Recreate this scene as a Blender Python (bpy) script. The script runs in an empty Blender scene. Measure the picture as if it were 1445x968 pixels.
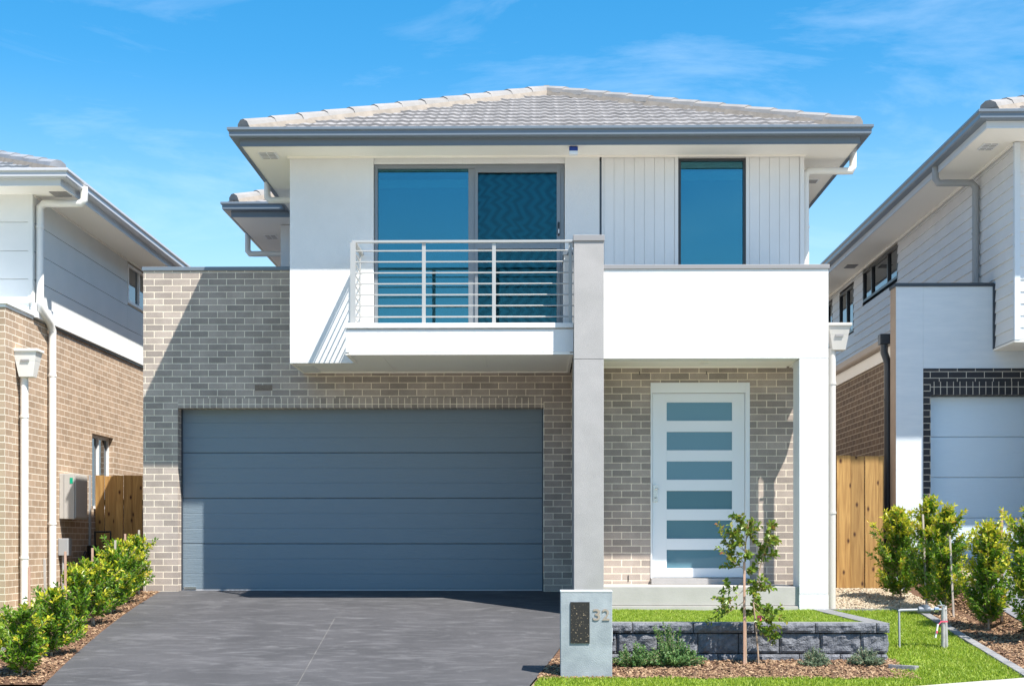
import bpy, math, random
from mathutils import Vector, Matrix, noise
random.seed(7)
C = bpy.context.scene.collection
R = math.radians

# ------------------------------------------------------------------ materials
def mat(name, col, rough=.6, metal=0, spec=.5):
    m = bpy.data.materials.new(name); m.use_nodes = True
    b = m.node_tree.nodes['Principled BSDF']
    b.inputs['Base Color'].default_value = (*col, 1); b.inputs['Roughness'].default_value = rough
    b.inputs['Metallic'].default_value = metal; b.inputs['Specular IOR Level'].default_value = spec
    return m
def N(m, t, **kw):
    n = m.node_tree.nodes.new(t)
    for k, v in kw.items():
        if k.startswith('_'): setattr(n, k[1:], v)
        else: n.inputs[k.replace('__', ' ')].default_value = v
    return n
def L(m, a, b): m.node_tree.links.new(a, b)
def BS(m): return m.node_tree.nodes['Principled BSDF']
def noisy(name, c1, c2, scale=6, rough=.7, bump=0, bscale=60, stretch=None, detail=6, contrast=(.35, .65), coord='Object', spec=.4, metal=0, bdist=.01):
    """two-tone noise in metres + fine bump"""
    m = mat(name, c1, rough, metal, spec)
    tc = N(m, 'ShaderNodeTexCoord'); mp = N(m, 'ShaderNodeMapping')
    if stretch: mp.inputs['Scale'].default_value = stretch
    L(m, tc.outputs[coord], mp.inputs['Vector'])
    n1 = N(m, 'ShaderNodeTexNoise', Scale=scale, Detail=detail, Roughness=.6); L(m, mp.outputs[0], n1.inputs['Vector'])
    cr = N(m, 'ShaderNodeValToRGB'); e = cr.color_ramp.elements
    e[0].position, e[1].position = contrast; e[0].color = (*c1, 1); e[1].color = (*c2, 1)
    L(m, n1.outputs['Fac'], cr.inputs[0]); L(m, cr.outputs[0], BS(m).inputs['Base Color'])
    if bump:
        n2 = N(m, 'ShaderNodeTexNoise', Scale=bscale, Detail=4); L(m, mp.outputs[0], n2.inputs['Vector'])
        bp = N(m, 'ShaderNodeBump', Strength=bump, Distance=bdist); L(m, n2.outputs['Fac'], bp.inputs['Height'])
        L(m, bp.outputs[0], BS(m).inputs['Normal'])
    return m
def brick(name, c1, c2, mortar, w=.24, h=.086, gap=.005, offset=.5, rough=.85, bump=.5, ms=.1, tone=.25):
    m = mat(name, c1, rough)
    tc = N(m, 'ShaderNodeTexCoord')
    wob = N(m, 'ShaderNodeTexNoise', Scale=22, Detail=2); L(m, tc.outputs['UV'], wob.inputs['Vector'])
    vm = N(m, 'ShaderNodeVectorMath', _operation='MULTIPLY_ADD'); L(m, wob.outputs['Color'], vm.inputs[0])
    vm.inputs[1].default_value = (.003, .003, 0); L(m, tc.outputs['UV'], vm.inputs[2])
    b = N(m, 'ShaderNodeTexBrick', Scale=1, Bias=0); b.offset = offset
    b.inputs['Brick Width'].default_value = w; b.inputs['Row Height'].default_value = h
    b.inputs['Mortar Size'].default_value = gap; b.inputs['Mortar Smooth'].default_value = ms
    b.inputs['Color1'].default_value = (*c1, 1); b.inputs['Color2'].default_value = (*c2, 1); b.inputs['Mortar'].default_value = (*mortar, 1)
    L(m, vm.outputs[0], b.inputs['Vector'])
    n1 = N(m, 'ShaderNodeTexNoise', Scale=3.0, Detail=8, Roughness=.7); L(m, tc.outputs['UV'], n1.inputs['Vector'])
    n2 = N(m, 'ShaderNodeTexNoise', Scale=120, Detail=3); L(m, tc.outputs['UV'], n2.inputs['Vector'])
    ad = N(m, 'ShaderNodeMath', _operation='ADD'); L(m, n1.outputs['Fac'], ad.inputs[0]); L(m, n2.outputs['Fac'], ad.inputs[1])
    mr = N(m, 'ShaderNodeMapRange'); mr.inputs['From Min'].default_value = .7; mr.inputs['From Max'].default_value = 1.3
    mr.inputs['To Min'].default_value = 1 - tone; mr.inputs['To Max'].default_value = 1 + tone; L(m, ad.outputs[0], mr.inputs['Value'])
    mu = N(m, 'ShaderNodeMix', _data_type='RGBA', _blend_type='MULTIPLY'); mu.inputs['Factor'].default_value = 1
    L(m, b.outputs['Color'], mu.inputs['A']); L(m, mr.outputs['Result'], mu.inputs['B']); L(m, mu.outputs['Result'], BS(m).inputs['Base Color'])
    hh = N(m, 'ShaderNodeMath', _operation='MULTIPLY_ADD'); hh.inputs[1].default_value = -1
    L(m, b.outputs['Fac'], hh.inputs[0]); s2 = N(m, 'ShaderNodeMath', _operation='MULTIPLY'); s2.inputs[1].default_value = .25
    L(m, n2.outputs['Fac'], s2.inputs[0]); L(m, s2.outputs[0], hh.inputs[2])
    bp = N(m, 'ShaderNodeBump', Strength=bump, Distance=.006); L(m, hh.outputs[0], bp.inputs['Height']); L(m, bp.outputs[0], BS(m).inputs['Normal'])
    return m
def leafmat(name, ca, cb, cc=None, rough=.35, trans=.35):
    m = mat(name, ca, rough)
    g = N(m, 'ShaderNodeNewGeometry'); cr = N(m, 'ShaderNodeValToRGB'); e = cr.color_ramp.elements
    e[0].color = (*ca, 1); e[1].color = (*cb, 1)
    if cc: x = e.new(.92); x.color = (*cb, 1); e[-1].color = (*cc, 1)
    L(m, g.outputs['Random Per Island'], cr.inputs[0]); L(m, cr.outputs[0], BS(m).inputs['Base Color'])
    tr = N(m, 'ShaderNodeBsdfTranslucent'); L(m, cr.outputs[0], tr.inputs['Color'])
    mx = N(m, 'ShaderNodeMixShader', Fac=trans); L(m, BS(m).outputs[0], mx.inputs[1]); L(m, tr.outputs[0], mx.inputs[2])
    L(m, mx.outputs[0], m.node_tree.nodes['Material Output'].inputs['Surface'])
    return m
def island(name, cols, rough=.8, bump=0, bscale=80):
    m = mat(name, cols[0], rough); g = N(m, 'ShaderNodeNewGeometry'); cr = N(m, 'ShaderNodeValToRGB'); e = cr.color_ramp.elements
    e[0].color = (*cols[0], 1); e[1].color = (*cols[-1], 1)
    for i, c in enumerate(cols[1:-1]): x = e.new((i+1)/(len(cols)-1)); x.color = (*c, 1)
    L(m, g.outputs['Random Per Island'], cr.inputs[0]); L(m, cr.outputs[0], BS(m).inputs['Base Color'])
    return m
def glassmat(name, tint, refl, trans, fac0=.25, rough=.0):
    """window glass: tinted see-through plus a mirror coat, stronger at grazing angles"""
    m = mat(name, tint, .05); nt = m.node_tree
    gl = N(m, 'ShaderNodeBsdfGlossy', Roughness=rough); gl.inputs['Color'].default_value = (*refl, 1)
    tr = N(m, 'ShaderNodeBsdfTransparent'); tr.inputs['Color'].default_value = (*trans, 1)
    fr = N(m, 'ShaderNodeFresnel', IOR=1.5); ad = N(m, 'ShaderNodeMath', _operation='ADD'); ad.inputs[1].default_value = fac0; ad.use_clamp = True
    L(m, fr.outputs[0], ad.inputs[0])
    tc = N(m, 'ShaderNodeTexCoord'); n = N(m, 'ShaderNodeTexNoise', Scale=1.3, Detail=1); L(m, tc.outputs['Object'], n.inputs['Vector'])
    bp = N(m, 'ShaderNodeBump', Strength=.04, Distance=.02); L(m, n.outputs['Fac'], bp.inputs['Height']); L(m, bp.outputs[0], gl.inputs['Normal'])
    mx = N(m, 'ShaderNodeMixShader'); L(m, ad.outputs[0], mx.inputs[0]); L(m, tr.outputs[0], mx.inputs[1]); L(m, gl.outputs[0], mx.inputs[2])
    L(m, mx.outputs[0], nt.nodes['Material Output'].inputs['Surface'])
    return m

M = {}
M['brick'] = brick('taupe_brick', (.43, .355, .305), (.28, .235, .205), (.78, .68, .54))
M['rowlock'] = brick('rowlock_brick', (.43, .355, .305), (.28, .235, .205), (.78, .68, .54), w=.086, h=.13, offset=0)
M['brick_tan'] = brick('tan_brick', (.42, .305, .215), (.33, .235, .16), (.74, .66, .55), tone=.22)
M['brick_brown'] = brick('brown_brick', (.17, .115, .075), (.12, .08, .055), (.5, .42, .32))
M['brick_black'] = brick('black_brick', (.022, .023, .028), (.035, .035, .04), (.5, .45, .38), w=.24, h=.086)
M['brick_black_end'] = brick('black_brick_end', (.022, .023, .028), (.035, .035, .04), (.5, .45, .38), w=.086, h=.17, offset=0)
M['white'] = noisy('white_render', (.71, .705, .69), (.755, .75, .735), 1.5, .85, .5, 110)
M['grey_render'] = noisy('grey_render', (.345, .33, .32), (.39, .37, .36), 3, .85, .45, 140)
M['blue_white'] = noisy('painted_masonry', (.60, .65, .70), (.66, .70, .74), 2.5, .8, .3, 60, stretch=(1, 1, 5))
M['cladding'] = noisy('vertical_cladding', (.74, .73, .71), (.78, .77, .75), 1.2, .6, .05, 100)
M['board'] = noisy('weatherboard', (.66, .66, .655), (.72, .72, .71), 1.2, .6, .06, 120)
M['panel'] = noisy('wall_panel', (.70, .71, .68), (.75, .75, .72), 1.5, .7, .05, 120)
M['soffit'] = noisy('soffit_lining', (.90, .86, .79), (.92, .88, .81), .8, .7)
M['slate'] = mat('slate_metal', (.15, .18, .215), .32, .0)
M['slate_dark'] = mat('dark_slate_metal', (.035, .045, .06), .4)
M['lightmetal'] = mat('pale_gutter', (.50, .50, .52), .35)
M['fascia_pale'] = mat('pale_fascia', (.62, .66, .70), .5)
M['grey_cap'] = mat('grey_capping', (.27, .26, .26), .45)
M['pipe'] = mat('painted_pipe', (.76, .74, .70), .45)
M['pipe_beige'] = mat('beige_pipe', (.50, .475, .44), .45)
M['pipe_grey'] = mat('grey_pipe', (.33, .34, .35), .45)
M['pipe_dark'] = mat('dark_pipe', (.03, .035, .045), .35)
M['tile'] = noisy('concrete_tile', (.20, .19, .188), (.285, .27, .265), 5, .8, .3, 120)
M['ridge'] = noisy('ridge_tile', (.225, .215, .205), (.285, .27, .26), 4, .8, .3, 120)
M['mortar'] = noisy('pointing', (.22, .19, .16), (.29, .25, .21), 9, .9, .3, 90)
M['tile_grey'] = noisy('grey_tile', (.15, .16, .18), (.22, .235, .25), 5, .8, .3, 120)
M['rail'] = mat('rail_metal', (.44, .43, .41), .38, .25)
M['frame'] = mat('aluminium_frame', (.22, .235, .25), .4, .3)
M['frame_dark'] = mat('dark_frame', (.03, .032, .036), .35)
M['frame_white'] = mat('white_frame', (.75, .76, .77), .4)
M['black'] = mat('black_plastic', (.012, .013, .015), .35)
M['navy'] = mat('navy_plastic', (.01, .03, .22), .3)
M['plastic_white'] = mat('white_plastic', (.8, .8, .8), .35)
M['chrome'] = mat('satin_chrome', (.62, .63, .64), .22, .9)
M['door_paint'] = mat('white_door_paint', (.80, .81, .82), .35)
M['glass'] = glassmat('window_glass', (.1, .3, .4), (.19, .51, .62), (.42, .72, .76), .27)
M['glass_dark'] = glassmat('dark_glass', (.1, .1, .1), (.7, .75, .8), (.2, .25, .3), .16)
M['glass_screen'] = glassmat('screened_glass', (.1, .1, .1), (.07, .22, .26), (.62, .85, .9), .14)
M['frosted'] = glassmat('frosted_glass', (.1, .3, .4), (.42, .60, .68), (.62, .80, .88), .06, .01)
fn = M['frosted'].node_tree; fd_ = fn.nodes.new('ShaderNodeBsdfDiffuse'); fd_.inputs['Color'].default_value = (.11, .22, .28, 1)
fn.links.new(fd_.outputs[0], [n for n in fn.nodes if n.type == 'MIX_SHADER'][0].inputs[1])
M['blind'] = noisy('roller_blind', (.12, .30, .40), (.16, .35, .45), .7, .8)
M['blind_pale'] = mat('pale_blind', (.88, .9, .9), .8)
M['inside'] = mat('dark_interior', (.03, .03, .03), .9)
M['concrete'] = noisy('pale_concrete', (.36, .335, .30), (.43, .40, .36), 3, .85, .3, 90)
M['porch'] = noisy('porch_slab', (.40, .375, .345), (.46, .43, .40), 3, .8, .2, 90)
M['road'] = noisy('road_surface', (.30, .29, .28), (.36, .35, .33), 1, .9)
M['timber'] = None
M['stake'] = noisy('hardwood_stake', (.42, .25, .17), (.52, .33, .24), 4, .8, .3, 60, stretch=(8, 8, 1))
M['stake_grey'] = noisy('weathered_stake', (.40, .34, .29), (.5, .43, .36), 4, .8, .3, 60, stretch=(8, 8, 1))
M['bark'] = noisy('bark', (.30, .20, .13), (.46, .34, .24), 20, .9, .4, 80, stretch=(3, 3, .6))
M['edging'] = noisy('concrete_edging', (.16, .16, .165), (.25, .245, .24), 12, .85, .4, 90)
M['leaf'] = leafmat('lilly_pilly_leaf', (.075, .18, .015), (.20, .35, .025), (.36, .44, .035))
M['leaf_new'] = leafmat('new_leaf', (.36, .44, .02), (.62, .56, .04), (.58, .36, .07))
M['leaf_m'] = leafmat('myrtle_leaf', (.10, .19, .025), (.26, .36, .04), (.42, .34, .06))
M['leaf_m_new'] = leafmat('myrtle_new_leaf', (.16, .22, .03), (.30, .26, .05), (.35, .10, .05))
M['lav'] = leafmat('grey_green_leaf', (.10, .16, .09), (.22, .29, .17), (.32, .38, .24), .6, .25)
M['lav2'] = leafmat('bright_creeper_leaf', (.07, .17, .05), (.17, .30, .08), (.28, .40, .14), .5, .3)
M['grass'] = leafmat('grass_blade', (.18, .29, .018), (.36, .45, .045), (.56, .54, .16), .55, .4)
M['chips'] = island('bark_chips', [(.07, .03, .015), (.17, .09, .045), (.27, .16, .085), (.40, .27, .16)])
M['pebble'] = island('pebbles', [(.24, .175, .12), (.40, .32, .22), (.48, .42, .32), (.30, .23, .15)])
M['lawn'] = noisy('lawn_soil', (.14, .22, .02), (.24, .30, .04), 7, .95, .6, 70, bdist=.02)
M['mulch'] = noisy('mulch_soil', (.08, .04, .02), (.18, .10, .06), 30, .95, .8, 60, bdist=.02)
M['gravel'] = noisy('gravel_base', (.17, .12, .08), (.28, .21, .15), 40, .95, .8, 60, bdist=.02)
M['earth'] = noisy('earth', (.20, .16, .11), (.28, .23, .16), 2, .95)
M['hillgreen'] = noisy('hill_vegetation', (.03, .06, .025), (.07, .11, .04), .05, .95)

def driveway_mat():
    m = mat('charcoal_concrete', (.05, .05, .055), .75, 0, .35)
    tc = N(m, 'ShaderNodeTexCoord')
    def nz(scale, st, det=6, dist=0):
        mp = N(m, 'ShaderNodeMapping'); mp.inputs['Scale'].default_value = st; mp.inputs['Rotation'].default_value = (0, 0, R(12)); L(m, tc.outputs['Object'], mp.inputs['Vector'])
        n = N(m, 'ShaderNodeTexNoise', Scale=scale, Detail=det, Roughness=.65, Distortion=dist); L(m, mp.outputs[0], n.inputs['Vector']); return n.outputs['Fac']
    cr = N(m, 'ShaderNodeValToRGB'); e = cr.color_ramp.elements; e[0].position = .35; e[1].position = .7
    e[0].color = (.054, .053, .056, 1); e[1].color = (.078, .076, .080, 1); L(m, nz(1.2, (1, 1, 1)), cr.inputs[0])
    cs = N(m, 'ShaderNodeValToRGB'); e = cs.color_ramp.elements; e[0].position = .50; e[1].position = .72; e[0].color = (0, 0, 0, 1); e[1].color = (1, 1, 1, 1)
    L(m, nz(1.9, (1.0, 2.6, 1), 9, 1.3), cs.inputs[0])
    mx = N(m, 'ShaderNodeMix', _data_type='RGBA'); mx.inputs['B'].default_value = (.145, .142, .146, 1); L(m, cr.outputs[0], mx.inputs['A'])
    ml = N(m, 'ShaderNodeMath', _operation='MULTIPLY'); ml.inputs[1].default_value = .7; L(m, cs.outputs[0], ml.inputs[0]); L(m, ml.outputs[0], mx.inputs['Factor'])
    n3 = nz(170, (1, 1, 1), 3); sp = N(m, 'ShaderNodeMapRange'); sp.inputs['From Min'].default_value = .3; sp.inputs['From Max'].default_value = .7
    sp.inputs['To Min'].default_value = .72; sp.inputs['To Max'].default_value = 1.28; L(m, n3, sp.inputs['Value'])
    mu = N(m, 'ShaderNodeMix', _data_type='RGBA', _blend_type='MULTIPLY'); mu.inputs['Factor'].default_value = 1
    L(m, mx.outputs['Result'], mu.inputs['A']); L(m, sp.outputs['Result'], mu.inputs['B']); L(m, mu.outputs['Result'], BS(m).inputs['Base Color'])
    bp = N(m, 'ShaderNodeBump', Strength=.35, Distance=.006); L(m, n3, bp.inputs['Height']); L(m, bp.outputs[0], BS(m).inputs['Normal'])
    return m
M['drive'] = driveway_mat()
def timber_mat():
    m = mat('treated_pine', (.5, .3, .1), .75)
    tc = N(m, 'ShaderNodeTexCoord'); g = N(m, 'ShaderNodeNewGeometry')
    cv = N(m, 'ShaderNodeCombineXYZ'); rr = N(m, 'ShaderNodeMath', _operation='MULTIPLY'); rr.inputs[1].default_value = 37; L(m, g.outputs['Random Per Island'], rr.inputs[0]); L(m, rr.outputs[0], cv.inputs[2]); L(m, rr.outputs[0], cv.inputs[0])
    ad = N(m, 'ShaderNodeVectorMath', _operation='ADD'); L(m, tc.outputs['Object'], ad.inputs[0]); L(m, cv.outputs[0], ad.inputs[1])
    mp = N(m, 'ShaderNodeMapping'); mp.inputs['Scale'].default_value = (14, 14, .9); L(m, ad.outputs[0], mp.inputs['Vector'])
    n = N(m, 'ShaderNodeTexNoise', Scale=1.6, Detail=5, Distortion=1.2); L(m, mp.outputs[0], n.inputs['Vector'])
    cr = N(m, 'ShaderNodeValToRGB'); e = cr.color_ramp.elements; e[0].position = .3; e[1].position = .72; e[0].color = (.29, .15, .042, 1); e[1].color = (.52, .31, .10, 1)
    L(m, n.outputs['Fac'], cr.inputs[0])
    vo = N(m, 'ShaderNodeTexVoronoi', Scale=1.0, _voronoi_dimensions='2D'); mp2 = N(m, 'ShaderNodeMapping'); mp2.inputs['Rotation'].default_value = (R(-90), 0, 0); mp2.inputs['Scale'].default_value = (4.5, 1, 2.4); L(m, ad.outputs[0], mp2.inputs['Vector']); L(m, mp2.outputs[0], vo.inputs['Vector'])
    kr = N(m, 'ShaderNodeValToRGB'); e = kr.color_ramp.elements; e[0].position = .03; e[1].position = .11; e[0].color = (.14, .055, .015, 1); e[1].color = (1, 1, 1, 1); L(m, vo.outputs['Distance'], kr.inputs[0])
    tn = N(m, 'ShaderNodeMapRange'); tn.inputs['To Min'].default_value = .7; tn.inputs['To Max'].default_value = 1.2; L(m, g.outputs['Random Per Island'], tn.inputs['Value'])
    a = N(m, 'ShaderNodeMix', _data_type='RGBA', _blend_type='MULTIPLY'); a.inputs['Factor'].default_value = 1; L(m, cr.outputs[0], a.inputs['A']); L(m, kr.outputs[0], a.inputs['B'])
    b = N(m, 'ShaderNodeMix', _data_type='RGBA', _blend_type='MULTIPLY'); b.inputs['Factor'].default_value = 1; L(m, a.outputs['Result'], b.inputs['A']); L(m, tn.outputs['Result'], b.inputs['B'])
    L(m, b.outputs['Result'], BS(m).inputs['Base Color'])
    bp = N(m, 'ShaderNodeBump', Strength=.3, Distance=.004); L(m, n.outputs['Fac'], bp.inputs['Height']); L(m, bp.outputs[0], BS(m).inputs['Normal'])
    return m
M['timber'] = timber_mat()
def garage_mat(name, c):
    m = mat(name, c, .42, 0, .5); tc = N(m, 'ShaderNodeTexCoord'); mp = N(m, 'ShaderNodeMapping'); mp.inputs['Scale'].default_value = (3, 1, 60); L(m, tc.outputs['Object'], mp.inputs['Vector'])
    n = N(m, 'ShaderNodeTexNoise', Scale=2.2, Detail=4, Distortion=.6); L(m, mp.outputs[0], n.inputs['Vector'])
    bp = N(m, 'ShaderNodeBump', Strength=.8, Distance=.005); L(m, n.outputs['Fac'], bp.inputs['Height']); L(m, bp.outputs[0], BS(m).inputs['Normal'])
    return m
M['garage_door'] = garage_mat('slate_garage_door', (.17, .215, .25))
M['garage_pale'] = garage_mat('pale_garage_door', (.66, .77, .86))
def screen_mat():
    """pleated blind seen through insect screen: moire of the mesh painted on as soft zigzag bands"""
    m = mat('moire_blind', (.02, .1, .13), .8); tc = N(m, 'ShaderNodeTexCoord'); sx = N(m, 'ShaderNodeSeparateXYZ'); L(m, tc.outputs['Object'], sx.inputs[0])
    def ma(op, a, b=None, v=None):
        n = N(m, 'ShaderNodeMath', _operation=op); L(m, a, n.inputs[0])
        if b is not None: L(m, b, n.inputs[1])
        if v is not None: n.inputs[1].default_value = v
        return n.outputs[0]
    nz = N(m, 'ShaderNodeTexNoise', Scale=2.2, Detail=1); L(m, tc.outputs['Object'], nz.inputs['Vector'])
    zz = ma('ADD', ma('MULTIPLY', sx.outputs[2], v=1.0), ma('MULTIPLY', nz.outputs['Fac'], v=.30))
    tri = ma('PINGPONG', zz, v=.085); xx = ma('ADD', sx.outputs[0], ma('MULTIPLY', tri, v=1.1))
    s = ma('SINE', ma('MULTIPLY', xx, v=46.0)); f = ma('MULTIPLY_ADD', s, v=.5)
    n = m.node_tree.nodes[-1]
    mr = N(m, 'ShaderNodeMapRange'); mr.inputs['From Min'].default_value = -1; L(m, s, mr.inputs['Value'])
    mx = N(m, 'ShaderNodeMix', _data_type='RGBA'); mx.inputs['A'].default_value = (.012, .065, .09, 1); mx.inputs['B'].default_value = (.10, .32, .38, 1)
    L(m, mr.outputs['Result'], mx.inputs['Factor']); L(m, mx.outputs['Result'], BS(m).inputs['Base Color'])
    return m
M['zigzag'] = screen_mat()  # insect-screen moire painted into the blind colour
def block_mat():
    m = noisy('split_face_block', (.10, .105, .12), (.19, .195, .215), 14, .9, .9, 70, bdist=.015)
    return m
M['block'] = block_mat()
M['block_top'] = noisy('block_top', (.16, .16, .165), (.21, .21, .21), 10, .85, .3, 90)
M['mailbox'] = noisy('blue_grey_render', (.22, .25, .27), (.34, .375, .395), 5, .85, .35, 90, contrast=(.3, .7), detail=9)
def slot_mat():
    m = noisy('speckled_black', (.018, .016, .014), (.022, .019, .016), 5, .5); tc = N(m, 'ShaderNodeTexCoord')
    n = N(m, 'ShaderNodeTexNoise', Scale=75, Detail=1); L(m, tc.outputs['Object'], n.inputs['Vector'])
    cr = N(m, 'ShaderNodeValToRGB'); e = cr.color_ramp.elements; e[0].position = .66; e[1].position = .72; e[0].color = (.018, .016, .014, 1); e[1].color = (.35, .27, .18, 1)
    L(m, n.outputs['Fac'], cr.inputs[0]); L(m, cr.outputs[0], BS(m).inputs['Base Color']); return m
M['slot'] = slot_mat()
M['digit'] = mat('bronze_digit', (.42, .35, .28), .35, .5)
M['pink'] = mat('pink_tag', (.7, .08, .14), .6)
M['green_sticker'] = mat('green_sticker', (.0, .35, .2), .4)
M['meterbox'] = mat('meter_box_paint', (.45, .43, .40), .45)
M['lamp'] = mat('lamp_lens', (.85, .82, .75), .3)

# ------------------------------------------------------------------ mesh helpers
class MB:
    def __init__(s): s.v = []; s.f = []; s.mi = []
    def box(s, x0, x1, y0, y1, z0, z1, mi=0):
        if x0 > x1: x0, x1 = x1, x0
        if y0 > y1: y0, y1 = y1, y0
        if z0 > z1: z0, z1 = z1, z0
        b = len(s.v)
        s.v += [(x0,y0,z0),(x1,y0,z0),(x1,y1,z0),(x0,y1,z0),(x0,y0,z1),(x1,y0,z1),(x1,y1,z1),(x0,y1,z1)]
        for q in ((0,3,2,1),(4,5,6,7),(0,1,5,4),(1,2,6,5),(2,3,7,6),(3,0,4,7)): s.f.append(tuple(b+i for i in q)); s.mi.append(mi)
        return s
    def poly(s, pts, mi=0):
        b = len(s.v); s.v += [tuple(p) for p in pts]; s.f.append(tuple(range(b, b+len(pts)))); s.mi.append(mi); return s
    def prism(s, p0, p1, sec, mi=0, up=(0,0,1), sec1=None):
        """cross-section (side, up) swept p0 -> p1"""
        p0, p1 = Vector(p0), Vector(p1); d = (p1-p0).normalized(); up = Vector(up)
        if abs(d.dot(up)) > .99: up = Vector((0,1,0))
        sd = d.cross(up).normalized(); u = sd.cross(d); n = len(sec); b = len(s.v); sec1 = sec1 or sec
        for a, o in sec: s.v.append(tuple(p0 + sd*a + u*o))
        for a, o in sec1: s.v.append(tuple(p1 + sd*a + u*o))
        for i in range(n): j = (i+1) % n; s.f.append((b+i, b+j, b+n+j, b+n+i)); s.mi.append(mi)
        s.f.append(tuple(b+i for i in reversed(range(n)))); s.f.append(tuple(b+n+i for i in range(n))); s.mi += [mi, mi]
        return s
    def tube(s, pts, r, n=12, mi=0, r1=None):
        """round pipe through points with mitred joints"""
        P = [Vector(p) for p in pts]; q = [P[0]]
        for k in range(1, len(P)):
            d_ = P[k]-P[k-1]
            if d_.length > 8*r and r > .007: q += [P[k-1]+d_.normalized()*2*r, P[k]-d_.normalized()*2*r]
            q.append(P[k])
        P = q; m = len(P); b = len(s.v); r1 = r if r1 is None else r1
        ref = Vector((0,1,0))
        if abs((P[1]-P[0]).normalized().dot(ref)) > .9: ref = Vector((1,0,0))
        for k in range(m):
            d = ((P[k]-P[k-1]).normalized() if k else Vector()) + ((P[k+1]-P[k]).normalized() if k < m-1 else Vector()); d.normalize()
            a = d.cross(ref).normalized(); c = a.cross(d).normalized(); rr = r+(r1-r)*k/(m-1)
            sc = 1.0
            if 0 < k < m-1: sc = 1/max(.5, math.cos((P[k]-P[k-1]).angle(P[k+1]-P[k])/2))
            for i in range(n):
                t = 2*math.pi*i/n; o = a*math.cos(t)+c*math.sin(t)
                s.v.append(tuple(P[k]+o*rr*(1 + (sc-1)*.5)))
        for k in range(m-1):
            for i in range(n): j = (i+1) % n; s.f.append((b+k*n+i, b+k*n+j, b+(k+1)*n+j, b+(k+1)*n+i)); s.mi.append(mi)
        c = len(s.v); s.v += s.v[b:b+n]+s.v[b+(m-1)*n:b+m*n]
        s.f.append(tuple(c+i for i in reversed(range(n)))); s.f.append(tuple(c+n+i for i in range(n))); s.mi += [mi, mi]
        return s
    def build(s, name, mats, parent=None, bevel=0, smooth=False, loc=None):
        me = bpy.data.meshes.new(name)
        off = Vector(loc) if loc else Vector()
        me.from_pydata([tuple(Vector(v)-off) for v in s.v] if loc else s.v, [], s.f); me.update()
        if not isinstance(mats, (list, tuple)): mats = [mats]
        for m in mats: me.materials.append(m)
        me.polygons.foreach_set('material_index', s.mi)
        if len(s.f) < 20000:
            uv = me.uv_layers.new(name='UVMap'); 
            for p in me.polygons:
                n = p.normal; ax = max(range(3), key=lambda i: abs(n[i]))
                for li in p.loop_indices:
                    v = me.vertices[me.loops[li].vertex_index].co + off
                    uv.data[li].uv = (v.y, v.z) if ax == 0 else ((v.x, v.z) if ax == 1 else (v.x, v.y))
        if smooth: me.polygons.foreach_set('use_smooth', [True]*len(me.polygons))
        o = bpy.data.objects.new(name, me); C.objects.link(o)
        if loc: o.location = loc
        if parent: 
            o.parent = parent
            if not loc: o.matrix_parent_inverse = Matrix.Translation(-parent_loc(parent))
            else: o.location = off - parent_loc(parent)
        if bevel:
            bv = o.modifiers.new('edge', 'BEVEL'); bv.width = bevel; bv.segments = 2; bv.limit_method = 'ANGLE'; bv.angle_limit = R(50); bv.harden_normals = False
        return o
def parent_loc(p):
    l = Vector(p.location)
    if p.parent and p.type != 'EMPTY' or (p.parent): l = l + parent_loc(p.parent) if p.location.length else parent_loc(p.parent)*0 + world_off(p)
    return l
def world_off(p):
    # parts carry their geometry in world coordinates through matrix_parent_inverse: their own origin is the world origin
    return Vector((0, 0, 0))
def tag(o, label, cat, group=None):
    o['label'] = label; o['category'] = cat
    if group: o['group'] = group
    return o
def thing(name, label, cat, loc=(0,0,0), group=None):
    o = bpy.data.objects.new(name, None); C.objects.link(o); o.location = loc; o.empty_display_size = .2
    return tag(o, label, cat, group)
def struct(o, kind='structure'): o['kind'] = kind; return o
def BX(name, m, parent, *b, bevel=.004, **kw):
    return MB().box(*b).build(name, m, parent, bevel=bevel, **kw)

# ------------------------------------------------------------------ terrain
def clamp(t, a=0., b=1.): return max(a, min(b, t))
def zg(x, y):
    z = -.1*(19.2-min(19.2, max(7.6, y)))
    if y < 18.6 or True:
        z -= .2*clamp((-5.35-x)/.7)*clamp((20.2-y)/1.2)
    z += clamp((x-5.0)/.35)*.065*clamp(y-12.9, 0, 6.6)
    return z
def sheet(name, m, xl, xr, y0, y1, off, ny=24, nx=10, kind='structure'):
    mb = MB(); 
    for j in range(ny+1):
        y = y0+(y1-y0)*j/ny; a = xl(y) if callable(xl) else xl; b = xr(y) if callable(xr) else xr
        for i in range(nx+1):
            x = a+(b-a)*i/nx; mb.v.append((x, y, zg(x, y)+off))
    for j in range(ny):
        for i in range(nx): k = j*(nx+1)+i; mb.f.append((k, k+1, k+nx+2, k+nx+1)); mb.mi.append(0)
    o = mb.build(name, m); return struct(o, kind)
def drive_l(y):   # left edge of the driveway
    t = clamp((19.16-y)/6.3); return -4.95 + .57*t**1.6
def drive_r(y):
    return .44 if y > 16.6 else .44 - .50*clamp((16.6-y)/3.75)**1.3
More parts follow.
